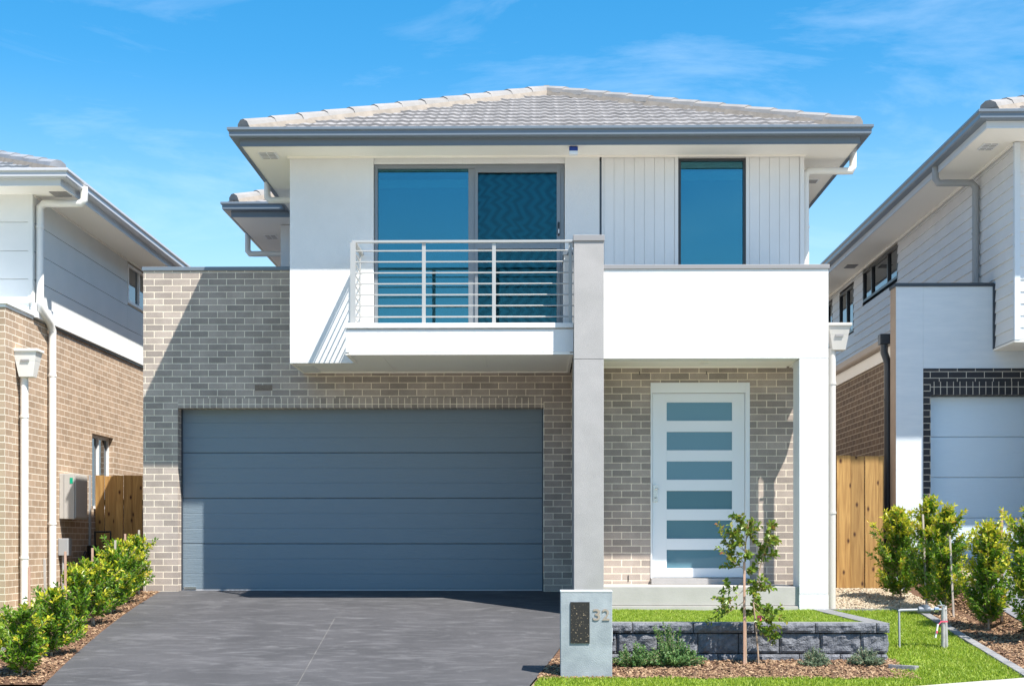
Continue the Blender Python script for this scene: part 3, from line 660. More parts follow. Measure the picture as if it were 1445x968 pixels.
rainhead(A, -6.47, 18.43, 3.10, M['pipe'], .30, .24, .36)
downpipe(A, [(-6.52, 18.45, 2.78), (-6.52, 18.45, -.33)], .05, M['pipe'], [(-6.52, 18.45, 2.25, -.07, 0), (-6.52, 18.45, .45, -.07, 0)])
# services on that wall
mb_ = thing('meter_box', 'beige electricity meter box with green sticker on the tan brick wall', 'meter box', (-6.5, 20.3, .97))
bx = MB().box(-6.599, -6.39, 20.05, 20.62, .97, 1.60).build('casing', M['meterbox'], mb_, bevel=.006)
MB().box(-6.388, -6.375, 20.07, 20.60, .99, 1.58).build('door', M['meterbox'], mb_, bevel=.003)
MB().box(-6.45, -6.41, 20.045, 20.0495, 1.46, 1.54).build('sticker', M['green_sticker'], mb_)
MB().box(-6.535, -6.53, 20.046, 20.0495, .98, 1.59).build('seam', M['grey_cap'], mb_)
jb = thing('junction_box', 'small grey junction box on a conduit under the meter box', 'junction box', (-6.53, 20.05, .46))
MB().box(-6.599, -6.46, 20.0, 20.16, .46, .70).build('casing', M['pipe_grey'], jb, bevel=.008)
MB().tube([(-6.55, 20.06, .46), (-6.55, 20.06, -.2)], .016, 10).build('conduit', M['pipe_grey'], jb, smooth=True)
gm = thing('gas_meter', 'black gas pipes and regulator at the foot of the wall by the left gate', 'gas meter', (-6.45, 21.1, 0))
t = MB(); t.tube([(-6.48, 20.75, -.2), (-6.48, 20.75, .42), (-6.48, 20.85, .50), (-6.48, 21.2, .50)], .022, 10); t.tube([(-6.48, 21.3, -.2), (-6.48, 21.3, .80), (-6.25, 21.3, .80), (-6.25, 21.3, .5)], .014, 8); t.build('pipe', M['black'], gm, smooth=True)
t = MB(); t.tube([(-6.44, 21.05, .38), (-6.44, 21.05, .43), (-6.44, 21.05, .56), (-6.44, 21.05, .60)], .08, 16); t.tube([(-6.36, 21.25, .5), (-6.25, 21.25, .5)], .05, 14); t.build('regulator', M['black'], gm, smooth=True)
# ================================================================== RIGHT NEIGHBOUR
Bn = thing('house', 'house at the right edge with weatherboards above painted masonry and a pale garage door', 'house', (7, 19.5, .4))
w = MB(); w.box(4.825, 5.189, 19.5, 19.8, -.4, 4.06); w.box(5.189, 10, 19.5, 19.8, 2.965, 4.06)
w.build('painted_wall', M['blue_white'], Bn, bevel=.003)
MB().box(4.81, 6.125, 19.48, 19.82, 4.06, 4.105).box(6.11, 6.146, 19.47, 19.83, 3.22, 4.09).build('wall_capping', M['slate_dark'], Bn, bevel=.003)
MB().box(4.822, 4.827, 19.503, 19.8, -.4, 4.055).build('wall_edge', noisy('buff_render', (.36, .28, .22), (.42, .33, .26), 3, .85), Bn)
w = MB(); w.box(5.19, 5.284, 19.492, 19.78, .3, 2.79); w.box(5.19, 10, 19.492, 19.78, 2.79, 2.965)
w.build('brick_surround', M['brick_black'], Bn)
MB().box(5.284, 10, 19.494, 19.78, 2.615, 2.7895).build('brick_lintel', M['brick_black_end'], Bn)
gd = MB(); hs = .545
for i in range(4):
    za = .43+i*hs; zb = za+hs-.006
    gd.prism((5.284, 19.66, 0), (10, 19.66, 0), [(-.05, za), (0, za), (.006, za+.008), (.006, zb-.008), (0, zb), (-.05, zb)][::-1])
gd.box(5.28, 10, 19.69, 19.72, .4, 2.63)
gd.build('garage_door', M['garage_pale'], Bn)
b = MB(); b.box(4.96, 5.19, 19.8, 33, -.3, 3.22); b.build('brick_wall', M['brick_brown'], Bn)
MB().box(4.925, 4.958, 19.85, 33, 3.20, 3.37).build('fascia', M['soffit'], Bn)
sweep(MB(), [(4.935, 33), (4.935, 20.0)], [(0,-.1),(.09,-.1),(.105,-.08),(.105,0),(.095,0),(0,-.01)], 3.475, out=1).build('gutter', noisy('buff_metal', (.36, .29, .24), (.4, .33, .27), 3, .5), Bn)
MB().poly([(4.9, 19.8, 3.46), (6.2, 19.8, 3.75), (6.2, 33, 3.75), (4.9, 33, 3.46)]).build('lean_roof', M['slate_dark'], Bn)
downpipe(Bn, [(4.80, 20.05, 3.40), (4.80, 20.05, 3.25), (4.845, 20.05, 3.12), (4.85, 20.05, 3.05), (4.85, 20.05, -.05)], .052, M['pipe_dark'], [(4.85, 20.05, 2.6, .06, 0)])
MB().box(4.73, 4.88, 19.98, 20.13, 3.36, 3.50).build('rainhead', M['pipe_dark'], Bn, bevel=.006)
def boards_x(mb, X, sgn, y0, y1, z0, z1, pitch=.152, holes=()):
    z = z0
    while z < z1-.01:
        zt = min(z+pitch, z1)
        cut = sorted((h[0], h[1]) for h in holes if h[2] < zt-.02 and h[3] > z+.02)
        if cut:
            y = y0
            for c0, c1 in cut+[(y1, y1)]:
                if c0 > y: boards_x(mb, X, sgn, y, c0, z, zt, pitch)
                y = c1
            z = zt; continue
        mb.poly([(X+sgn*.016, y0, z), (X+sgn*.016, y1, z), (X+sgn*.001, y1, zt), (X+sgn*.001, y0, zt)][::(1 if sgn < 0 else -1)])
        mb.poly([(X+sgn*.016, y0, z), (X-sgn*.01, y0, z), (X-sgn*.01, y1, z), (X+sgn*.016, y1, z)][::(-1 if sgn > 0 else 1)])
        z = zt
def boards_y(mb, Y, x0, x1, z0, z1, pitch=.152):
    z = z0
    while z < z1-.01:
        zt = min(z+pitch, z1); mb.poly([(x0, Y-.016, z), (x1, Y-.016, z), (x1, Y-.001, zt), (x0, Y-.001, zt)]); mb.poly([(x0, Y-.016, z), (x0, Y+.01, z), (x1, Y+.01, z), (x1, Y-.016, z)]); z = zt
w = MB(); boards_x(w, 6.147, -1, 18.70, 33, 3.24, 5.75, holes=((24.7, 27.3, 5.12, 5.70), (28.1, 29.4, 4.72, 5.62), (30.1, 31.2, 4.72, 5.62))); boards_y(w, 18.66, 6.19, 10, 3.24, 5.75)
w.box(6.155, 10, 18.665, 24.6, 3.23, 5.74); w.box(6.155, 10, 24.6, 33, 3.23, 4.70); w.box(6.35, 10, 24.6, 33, 4.70, 5.74)
w.build('weatherboard_wall', M['board'], Bn)
MB().box(6.118, 6.19, 18.632, 18.705, 3.225, 5.745).build('corner_trim', M['fascia_pale'], Bn, bevel=.003)
MB().box(6.12, 10, 18.64, 19.5, 3.20, 3.2245).build('lower_soffit', M['soffit'], Bn)
ef = [(5.55, 33), (5.55, 17.96), (12, 17.96)]
sweep(MB(), ef, GUT, 5.935).build('gutter', M['slate'], Bn)
sweep(MB(), ef, FAS(.17), 5.905).build('fascia', M['fascia_pale'], Bn)
s = MB(); s.box(5.57, 6.2, 17.98, 33, 5.755, 5.77); s.box(6.2, 12, 17.98, 18.8, 5.755, 5.77); s.box(6.10, 6.13, 18.71, 33, 5.72, 5.754)
s = s.build('soffit', M['soffit'], Bn)
vent(s, 5.85, 18.85, 5.755, .2, .32); vent(s, 5.85, 27.0, 5.755, .2, .32, col=M['grey_cap'])
hip_roof(Bn, 5.53, 14.5, 17.93, 33, 5.93, .4, M['tile'], M['ridge'], caps=15)
downpipe(Bn, [(5.53, 20.15, 5.87), (5.53, 20.15, 5.66), (5.57, 20.15, 5.60), (6.02, 20.15, 5.60), (6.08, 20.15, 5.54), (6.08, 20.15, 4.1)], .047, M['pipe_grey'], [(6.08, 20.15, 4.9, .05, 0)])
side_window(Bn, 6.147, -1, 24.7, 27.3, 5.12, 5.70, [25.4, 26.6], M['frame_dark'], M['glass_dark'])
side_window(Bn, 6.147, -1, 28.1, 29.4, 4.72, 5.62, [28.7], M['frame_dark'], M['glass_dark'])
side_window(Bn, 6.147, -1, 30.1, 31.2, 4.72, 5.62, [30.6], M['frame_dark'], M['glass_dark'])
MB().box(6.34, 9.6, 18.2, 18.55, 0, 3.2).build('shade_pier', M['blue_white'], Bn)  # unseen pier added out of view to shade the pale garage door
# ================================================================== FENCES
# the left house is a touch larger and further back than drawn above: 2 percent about the verge in front
for o_ in (A, mb_, jb, gm):
    l_ = Vector(o_.location); o_.scale = (1.02,)*3; o_.location = l_+(l_-Vector((0, 0, .645)))*.02
def fence(name, label, x0, x1, y, z0, z1, widths, rails=True):
    o = thing(name, label, 'fence', ((x0+x1)/2, y, z0)); mb = MB(); x = x0; i = 0
    while x < x1-.01:
        w = widths[i % len(widths)]; e = min(x+w, x1); dz = random.uniform(-.008, .008); dy = .012*(i % 2)
        mb.box(x+.002, e-.003, y+dy, y+dy+.018, z0, z1+dz); x = e; i += 1
    mb.build('palings', M['timber'], o, bevel=.002)
    if rails: MB().box(x0, x1, y+.032, y+.07, z0+.3, z0+.39).build('fence_rail', M['timber'], o); MB().box(x0, x1, y+.032, y+.07, z1-.45, z1-.36).build('fence_rail', M['timber'], o)
    return o
fl = fence('timber_fence', 'timber paling fence crossed by a diagonal shadow beside the tan brick house', -6.70, -5.19, 22.03, -.1, 1.66, [.14, .13, .16, .14, .15, .12])
MB().box(-6.729, -6.70, 21.80, 21.84, -.2, 1.66).build('metal_post', M['pipe_grey'], fl)
fence('timber_fence', 'tall knotty timber paling fence between the white column and dark downpipe', 3.36, 4.70, 19.62, .03, 1.81, [.19, .185, .16, .165, .19])

# ================================================================== RETAINING WALL
rw = thing('retaining_wall', 'low charcoal split-face block wall holding up the small raised lawn', 'retaining wall', (2, 14.2, -.56))
def splitface(mb, axis, a0, a1, z0, z1, face, depth, sgn=-1, res=.022, amp=.022, mi=0):
    """block with a rough broken face; axis 'x' block faces -y, axis 'y' block faces +x (sgn=1)"""
    nx = max(2, int((a1-a0)/res)); nz = max(2, int((z1-z0)/res)); b = len(mb.v); seed = random.uniform(0, 100)
    def P(a, z, o): return (a, face+o, z) if axis == 'x' else (face+o, a, z)
    for j in range(nz+1):
        for i in range(nx+1):
            a = a0+(a1-a0)*i/nx; z = z0+(z1-z0)*j/nz; e = 0 if (i in (0, nx) or j in (0, nz)) else 1
            o = sgn*(.010+amp*(noise.fractal(Vector((a*13+seed, z*13, seed)), 1, 2, 5)*.8+.25))*e
            mb.v.append(P(a, z, o))
    for j in range(nz):
        for i in range(nx): q = b+j*(nx+1)+i; mb.f.append((q, q+1, q+nx+2, q+nx+1)); mb.mi.append(mi)
    lo, hi = sorted((face-sgn*.004, face-sgn*depth))
    if axis == 'x': mb.box(a0, a1, lo, hi, z0, z1, 1)
    else: mb.box(lo, hi, a0, a1, z0, z1, 1)
def wallrun(mb, axis, a0, a1, face, sgn, z0, z1, w, depth, shift):
    x = a0-shift
    while x < a1-.01:
        s0, s1 = max(a0, x), min(a1, x+w)
        if s1-s0 > .03: splitface(mb, axis, s0+.004, s1-.004, z0+.003, z1-.003, face, depth, sgn)
        x += w
cA = MB(); wallrun(cA, 'x', .50, 3.42, 14.17, -1, -.235-.20, -.235-.004, .395, .2, .10); wallrun(cA, 'x', .50, 3.42, 14.16, -1, -.66, -.438, .395, .2, .30)
wallrun(cA, 'y', 14.18, 17.0, 3.42, 1, -.435, -.239, .395, .2, .2); wallrun(cA, 'y', 14.18, 17.0, 3.42, 1, -.66, -.438, .395, .2, 0)
wallrun(cA, 'y', 14.18, 17.0, .52, -1, -.435, -.239, .395, .02, .2); wallrun(cA, 'y', 14.18, 17.0, .52, -1, -.66, -.438, .395, .02, 0)
cA.build('block_course', [M['block'], M['block_top']], rw)
cB = MB(); wallrun(cB, 'x', .48, 3.44, 14.14, -1, -.234, -.134, .59, .23, .12); wallrun(cB, 'y', 14.375, 17.05, 3.44, 1, -.234, -.134, .59, .20, .2); wallrun(cB, 'y', 14.375, 17.05, .50, -1, -.234, -.134, .59, .10, .2)
cB.build('capping', [M['block'], M['block_top']], rw)
MB().box(.6, 3.24, 14.37, 17.10, -.6, -.165).build('raised_soil', M['lawn'], rw)
eb = tag(MB().box(-.13, .13, -.06, .06, -.05, .05).build('edging_stone', M['edging'], loc=(0,0,0), bevel=.008), 'loose grey edging stone lying in the grass at the retaining wall corner', 'edging stone')
eb.location = (3.46, 13.70, -.555); eb.rotation_euler = (R(-5), 0, R(-32))
e1 = MB()
for (xa, ya, xb, yb) in ((4.45, 12.94, 4.55, 17.42), ):
    n = 9
    for i in range(n):
        a = i/n; c_ = (i+1)/n-.006; X = 4.50+.0; 
        x_0, y_0 = 4.49+.02*(ya+(yb-ya)*a-13), ya+(yb-ya)*a; x_1, y_1 = 4.49+.02*(ya+(yb-ya)*c_-13), ya+(yb-ya)*c_
        e1.prism((x_0, y_0, zg(x_0, y_0)), (x_1, y_1, zg(x_1, y_1)), [(-.05,-.06),(.05,-.06),(.05,.03),(-.05,.03)])
tag(e1.build('garden_edging', M['edging'], bevel=.006), 'thin grey edging strip between the front lawn and the tall right-hand shrubs', 'edging')
e2 = MB()
for i in range(10):
    y_0 = 12.95+i*.54; y_1 = y_0+.53; e2.prism((-5.42, y_0, zg(-5.42, y_0)), (-5.42, y_1, zg(-5.42, y_1)), [(-.04,-.06),(.04,-.06),(.04,.03),(-.04,.03)])
tag(e2.build('garden_edging', M['edging'], bevel=.006), 'grey concrete edging along the left mulch bed behind the driveway hedge', 'edging')
e3 = MB(); e3.prism((3.47, 17.43, zg(3.5, 17.43)), (4.5, 17.43, zg(4.5, 17.43)), [(-.025,-.06),(.025,-.06),(.025,.03),(-.025,.03)])
tag(e3.build('garden_edging', M['edging'], bevel=.004), 'straight pale edging between the lawn and the pebbles near the right fence', 'edging')
# ================================================================== LETTERBOX
lb = thing('letterbox', 'blue-grey rendered letterbox pillar with black slot panel and bronze number 32', 'letterbox', (.47, 13.4, -.6))
MB().box(.233, .706, 13.30, 13.56, -.75, .185).build('pillar', M['mailbox'], lb, bevel=.006)
MB().box(.230, .709, 13.297, 13.563, .186, .204).build('top_slab', noisy('pale_render', (.42, .45, .48), (.5, .53, .55), 6, .85), lb, bevel=.005)
MB().box(.324, .499, 13.290, 13.2995, -.276, .10).build('slot_panel', M['slot'], lb)
MB().box(.7065, .712, 13.36, 13.45, -.27, -.14).build('side_plate', M['frame_white'], lb)
def digit(ch, x, z, h, y, parent):
    cu = bpy.data.curves.new('digit', 'FONT'); cu.body = ch; cu.size = h/.70; cu.extrude = .003; cu.offset = .002; cu.space_character = 1
    o = bpy.data.objects.new('digit', cu); C.objects.link(o); bpy.context.view_layer.update()
    me = bpy.data.meshes.new_from_object(o.evaluated_get(bpy.context.evaluated_depsgraph_get())); bpy.data.objects.remove(o)
    me.materials.clear(); me.materials.append(M['digit']); me.name = 'house_number'
    xs = [v.co.x for v in me.vertices]; zs = [v.co.y for v in me.vertices]
    sx = .066/(max(xs)-min(xs)); sz = h/(max(zs)-min(zs))
    for v in me.vertices: cx, cy, cz = v.co; v.co = ((cx-min(xs))*sx, -cz, (cy-min(zs))*sz)
    d = bpy.data.objects.new('house_number', me); C.objects.link(d); d.parent = parent
    d.location = Vector((x, y, z))-Vector(parent.location); return d
digit('3', .530, -.068, .105, 13.295, lb); digit('2', .615, -.068, .105, 13.295, lb)
# ================================================================== WATER METER
wm = thing('water_meter', 'grey garden water meter on upright pipes in the lawn with a pink tag', 'water meter', (4.1, 14.84, -.44))
t = MB(); t.tube([(3.71, 14.85, -.46), (3.705, 14.85, -.05)], .011, 10); t.tube([(3.70, 14.85, -.055), (3.72, 14.85, -.045), (3.95, 14.84, -.04), (4.18, 14.84, -.035)], .014, 10); t.build('pipe', M['pipe_grey'], wm, smooth=True)
t = MB(); t.tube([(4.15, 14.84, -.47), (4.15, 14.84, -.02)], .022, 12); t.tube([(4.19, 14.86, -.47), (4.175, 14.86, 0.0)], .018, 12); t.build('riser', noisy('galvanised', (.38, .36, .34), (.5, .48, .45), 20, .5, metal=.4), wm, smooth=True)
t = MB(); t.tube([(3.90, 14.84, -.04), (3.915, 14.84, -.04), (3.93, 14.84, -.04), (4.0, 14.84, -.038), (4.015, 14.84, -.038)], .034, 16); t.tube([(3.965, 14.84, -.04), (3.965, 14.84, .012)], .036, 16); t.build('meter_body', mat('meter_grey', (.12, .14, .17), .5), wm)
t = MB(); t.tube([(4.06, 14.84, -.035), (4.10, 14.84, -.035)], .028, 12); t.box(4.10, 4.16, 14.82, 14.86, .0, .012); t.tube([(4.15, 14.84, -.02), (4.11, 14.83, .05)], .008, 8); t.build('valve', M['chrome'], wm)
t = MB(); t.box(4.115, 4.19, 14.812, 14.816, -.165, -.15); t.tube([(4.12, 14.81, -.16), (4.09, 14.80, -.19), (4.075, 14.80, -.26)], .005, 6); t.build('tag_tie', M['pink'], wm)
t = MB(); t.prism((4.085, 14.80, -.18), (4.06, 14.80, -.32), [(-.014,-.006),(.014,-.006),(.014,.006),(-.014,.006)]); t.build('paper_tag', M['plastic_white'], wm)
t = MB(); t.prism((4.075, 14.797, -.25), (4.07, 14.797, -.275), [(-.016,-.008),(.016,-.008),(.016,.008),(-.016,.008)]); t.build('tag_mark', M['pink'], wm)

# ================================================================== PLANTS
def leaf(mb, p, d, n, L_, W, mi=0, fold=.25):
    """folded pointed leaf: 6 verts, 4 faces as two halves"""
    s = d.cross(n).normalized(); b = len(mb.v); up = n*(W*fold)
    for q in (p, p+d*L_*.3+s*W*.5+up, p+d*L_*.7+s*W*.38+up, p+d*L_-n*L_*.08, p+d*L_*.7-s*W*.38+up, p+d*L_*.3-s*W*.5+up): mb.v.append(tuple(q))
    mb.f.append((b, b+1, b+2, b+3)); mb.f.append((b, b+3, b+4, b+5)); mb.mi += [mi, mi]
def rv(): 
    while True:
        v = Vector((random.uniform(-1,1), random.uniform(-1,1), random.uniform(-1,1)))
        if .1 < v.length < 1: return v.normalized()
def shrub(name, label, x, y, h, r, twigs, group, lsize=(.040, .020), new=.25, mats=None, narrow=.45, arms=()):
    zb = zg(x, y); o = thing(name, label, 'shrub', (x, y, zb), group); fo = MB(); sm = MB(); mats = mats or (M['leaf'], M['leaf_new'])
    top = Vector((x+random.uniform(-.04, .04), y, zb+h*.93)); base = Vector((x, y, zb-.02))
    mid = base.lerp(top, .5)+Vector((random.uniform(-.03, .03), 0, 0))
    sm.tube([base, mid, top], .014, 7, r1=.003)
    def S(t): return base.lerp(mid, t*2) if t < .5 else mid.lerp(top, t*2-1)
    ph = random.uniform(0, 9)
    for i in range(twigs):
        t = random.uniform(.04, .97)**.9; a = random.uniform(0, 2*math.pi)
        prof = (1-narrow*t)*(1 if t > .12 else .75) * (1 if t < .8 else (1-t)/.2*.8+.2)
        rr = r*prof*(.90+.8*noise.noise(Vector((math.cos(a)*2.2+ph, math.sin(a)*2.2, t*7))))*random.uniform(.45, 1.25)
        p0 = S(t*.92); lift = random.uniform(.25, .8)*rr+.02+h*.05
        p1 = p0+Vector((math.cos(a)*rr, math.sin(a)*rr, lift))
        pm = p0.lerp(p1, .55)+Vector((0, 0, -lift*.12))
        sm.tube([p0, pm, p1], .0035, 4, r1=.0012)
        tint = random.random(); n = max(7, int((p1-p0).length/.011))
        for j in range(n):
            q = .22+.78*j/n; p = p0.lerp(pm, q/.55) if q < .55 else pm.lerp(p1, (q-.55)/.45)
            dr = (p1-pm).normalized(); out = rv(); out = (out-dr*out.dot(dr)).normalized()
            d = (out+dr*.7).normalized(); nn = (Vector((0,0,.9))+rv()*.75).normalized(); k = random.uniform(.65, 1.2)
            tip = q > .72 and tint < new*(1+1.8*(t > .6))
            leaf(fo, p+out*.004, d, (nn-d*nn.dot(d)).normalized(), lsize[0]*k, lsize[1]*k, 1 if tip else 0)
        leaf(fo, p1, (p1-pm).normalized(), rv(), lsize[0]*.8, lsize[1]*.7, 1 if tint < new*2 else 0)
    for (ax, ay, az, n) in arms:
        p1 = base+Vector((ax, ay, az)); p0 = S(max(.1, az/h-.15)); pm = p0.lerp(p1, .5)-Vector((0, 0, .02)); sm.tube([p0, pm, p1], .006, 5, r1=.002)
        for j in range(n):
            q = .25+.75*random.random(); c = p0.lerp(pm, q*2) if q < .5 else pm.lerp(p1, q*2-1); d = rv(); d.z = abs(d.z)*.7; d.normalize()
            nn = rv(); leaf(fo, c+rv()*.035, d, (nn-d*nn.dot(d)).normalized(), lsize[0], lsize[1], 1 if random.random() < new*1.3 else 0)
    sm.build('stem', M['bark'], o, smooth=True); fo.build('foliage', list(mats), o); return o
LG = 'lilly pilly shrubs in the left hedge row'
left = [(-4.74, 13.35, .68, .27, 'glossy green shrub at the front end of the left hedge, nearest the bottom left corner'),
        (-4.80, 14.35, .70, .29, 'glossy green shrub standing second from the front in the hedge left of the driveway'),
        (-4.90, 15.35, .80, .24, 'thin shrub with one tall shoot, third from the front in the left hedge'),
        (-4.97, 16.3, .78, .32, 'bushy shrub at the middle of the left hedge in front of the small grey box'),
        (-5.03, 17.15, .82, .30, 'dense shrub third from the garage end of the hedge left of the driveway'),
        (-5.08, 17.95, .84, .30, 'full shrub second from the garage corner in the left hedge, below the fence'),
        (-5.20, 18.70, .84, .27, 'shrub at the back end of the left hedge touching the brick garage corner')]
for (x, y, h, r, lab) in left: shrub('hedge_shrub', lab, x, y, h, r*.92, 130, LG, (.052, .025), new=.22, narrow=.35)
RG = 'tall lilly pilly shrubs in the right hedge row'
shrub('hedge_shrub', 'tall yellow-tipped shrub nearest the right fence with a branch reaching left', 4.58, 18.25, 1.30, .33, 240, RG, (.052, .025), .34, arms=((-.40, -.05, .98, 60), (-.30, .05, .7, 40)))
shrub('hedge_shrub', 'tallest slender shrub in front of the black brick garage edge', 4.73, 17.6, 1.50, .27, 210, RG, (.052, .025), .36, narrow=.6)
shrub('hedge_shrub', 'yellow-green shrub just behind the water meter against the pale garage door', 4.80, 17.1, 1.42, .28, 215, RG, (.052, .025), .38, narrow=.5)
shrub('hedge_shrub', 'broad yellow-topped shrub standing apart, second from the right edge', 4.97, 16.0, 1.30, .31, 260, RG, (.052, .025), .42, narrow=.35)
shrub('hedge_shrub', 'tall shrub cut off by the right edge of the picture', 5.14, 15.15, 1.50, .31, 260, RG, (.052, .025), .40, narrow=.35, arms=((-.32, 0, .85, 40),))
# stakes
def stake(label, x, y, h, lean, m, group):
    z = zg(x, y); o = MB().prism((0, 0, -.1), (lean, 0, h), [(-.011,-.011),(.011,-.011),(.011,.011),(-.011,.011)]).build('garden_stake', m, loc=(0,0,0), bevel=.002)
    o.location = (x, y, z); return tag(o, label, 'stake', group)
SG = 'wooden stakes in the left hedge'
for (x, y, h, l, lab) in [(-4.71, 13.45, .99, .0, 'pinkish wooden stake in the front shrub of the left hedge'), (-4.90, 14.5, .95, -.02, 'pale wooden stake by the second shrub of the left hedge, before the white pipe'),
        (-4.93, 15.2, .95, -.01, 'bare reddish wooden stake in the gap of the left hedge, under the grey box'), (-5.02, 16.4, .86, .0, 'weathered grey stake behind the middle shrub of the left hedge'),
        (-5.03, 17.3, .86, .01, 'grey stake rising against the timber fence, leftmost of the three there'), (-5.10, 18.0, .87, .0, 'reddish stake rising against the timber fence, middle of the three there'),
        (-5.16, 18.85, .84, .0, 'pale stake nearest the brick garage corner')]:
    stake(lab, x, y, h, l, M['stake'] if 'red' in lab or 'pink' in lab else M['stake_grey'], SG)
SR = 'wooden stakes in the right hedge'
stake('long grey stake crossing the tallest shrub of the right hedge', 4.70, 17.5, 1.15, -.05, M['stake_grey'], SR)
stake('reddish stake sticking out of the broad yellow-topped right shrub', 5.13, 16.05, 1.25, -.0, M['stake'], SR)
stake('thin grey stake in the gap behind the water meter, right hedge', 4.86, 16.93, .95, -.05, M['stake_grey'], SR)
# crape myrtle: two slim stems with loose twigs
def myrtle():
    x, y = 2.0, 13.95; zb = zg(x, y); o = thing('ornamental_tree', 'young two-stemmed ornamental tree with loose reddish green leaves before the retaining wall', 'tree', (x, y, zb))
    fo, s1, s2 = MB(), MB(), MB(); B = Vector((x, y, zb))
    A1 = [B+Vector(q) for q in ((.02,0,-.02),(.015,0,.4),(.0,0,.8),(.02,.02,1.15),(.05,.02,1.38))]
    A2 = [B+Vector(q) for q in ((.14,-.02,-.02),(.12,-.01,.3),(.09,0,.6),(.16,0,.95),(.24,0,1.25))]
    s1.tube(A1, .011, 8, r1=.004); s2.tube(A2, .010, 8, r1=.003)
    def on(P, t): t *= len(P)-1; i = min(int(t), len(P)-2); return P[i].lerp(P[i+1], t-i)
    tips = [(A1, .62, -.22, 1.26, .1), (A1, .7, -.13, 1.33, .0), (A1, .5, -.28, .62, .05), (A1, .38, -.34, .40, 0), (A1, .45, -.30, .50, -.1), (A1, .6, -.20, .95, .1), (A1, .75, -.08, 1.18, -.1), (A1, .8, .10, 1.38, .05),
            (A2, .75, .30, 1.08, .05), (A2, .8, .22, 1.22, -.1), (A2, .9, .34, 1.18, .05), (A2, .6, .26, .72, .1), (A2, .5, .40, .42, 0), (A2, .45, .34, .34, -.08), (A2, .55, .15, .85, -.1), (A2, .4, .05, .5, .1), (A1, .65, .05, 1.05, -.1), (A1, .55, .12, .92, .1), (A2, .35, .22, .30, .05), (A2, .6, .10, .65, -.12), (A1, .85, -.02, 1.42, .02), (A2, .95, .26, 1.36, 0), (A1, .58, -.25, 1.12, -.05), (A2, .45, .16, .55, .05), (A1, .7, -.24, 1.34, .06), (A2, .85, .16, 1.02, .08), (A1, .9, .1, 1.2, -.04), (A2, .3, .28, .22, -.05)]
    for P, t, dx, dz, dy in tips:
        p0 = on(P, t); p1 = B+Vector((dx, dy, dz)); pm = p0.lerp(p1, .5)+Vector((0, 0, -.02)); (s1 if P is A1 else s2).tube([p0, pm, p1], .0035, 5, r1=.0015)
        for sub in range(2):
            q0 = p0.lerp(p1, random.uniform(.4, .8)); q1 = q0+Vector((random.uniform(-.1, .1), random.uniform(-.1, .1), random.uniform(-.02, .12)))
            for (a, c_, n) in (((p0, p1, 26) if sub == 0 else (q0, q1, 15)), (q0, q1, 12)):
                dr = (c_-a).normalized()
                for j in range(n):
                    p = a.lerp(c_, .2+.85*j/n); out = rv(); d = (out-dr*out.dot(dr)).normalized(); d = (d+dr*.5).normalized(); nn = (Vector((0,0,1))+rv()*.9); nn = (nn-d*nn.dot(d)).normalized()
                    leaf(fo, p, d, nn, random.uniform(.035, .058), random.uniform(.022, .034), 1 if random.random() < (.42 if dz > 1.1 else .18) else 0)
    s1.build('trunk', M['bark'], o, smooth=True); s2.build('trunk', M['bark'], o, smooth=True); fo.build('foliage', [M['leaf_m'], M['leaf_m_new']], o)
    MB().box(x+.125, x+.165, y-.03, y-.01, zb+.42, zb+.47).build('plant_tag', M['pink'], o)
myrtle()
stake('straight pale stake tied beside the young tree before the retaining wall', 2.0, 13.92, .98, 0, M['stake'], 'stake of the young tree')
def low_plant(label, x, y, h, r, n, m, ll=(.028, .008), up=.5, creep=()):
    zb = zg(x, y); o = thing('groundcover_plant', label, 'plant', (x, y, zb), 'low plants before the retaining wall'); fo, sm = MB(), MB(); B = Vector((x, y, zb))
    tips = [(r*math.sqrt(random.random()), random.uniform(0, 2*math.pi)) for _ in range(n)]
    ends = [B+Vector((math.cos(a)*q, math.sin(a)*q*.7, h*(1-(q/r)**1.5*.75)*random.uniform(.55, 1.1))) for q, a in tips]+[B+Vector(c) for c in creep]
    for e in ends:
        p0 = B+Vector(((e-B).x*.25, (e-B).y*.25, 0)); sm.tube([p0, p0.lerp(e, .5)+Vector((0, 0, .01)), e], .003, 4, r1=.001)
        k = int((e-p0).length/.0065)+4
        for j in range(k):
            p = p0.lerp(e, .15+.85*j/k); dr = (e-p0).normalized(); out = rv(); d = ((out-dr*out.dot(dr)).normalized()+dr*up).normalized(); nn = rv(); nn = (nn-d*nn.dot(d)).normalized()
            leaf(fo, p, d, nn, ll[0]*random.uniform(.7, 1.2), ll[1]*random.uniform(.8, 1.2))
    sm.build('stem', M['bark'], o); fo.build('foliage', m, o)
low_plant('grey-green low plant right beside the letterbox', .93, 13.82, .26, .22, 85, M['lav2'], (.026, .013))
low_plant('largest spreading low plant, climbing the retaining wall near the letterbox', 1.30, 13.88, .26, .34, 150, M['lav2'], (.026, .013), creep=[(-.05+random.uniform(-.12, .16), .12, random.uniform(.25, .43)) for _ in range(16)])
low_plant('spiky grey-green low plant between the young tree and the rounded one', 2.66, 13.86, .19, .17, 75, M['lav'], (.028, .008)); 
low_plant('rounded grey-green low plant at the right end of the retaining wall', 3.16, 13.90, .19, .20, 100, M['lav'], (.026, .008))
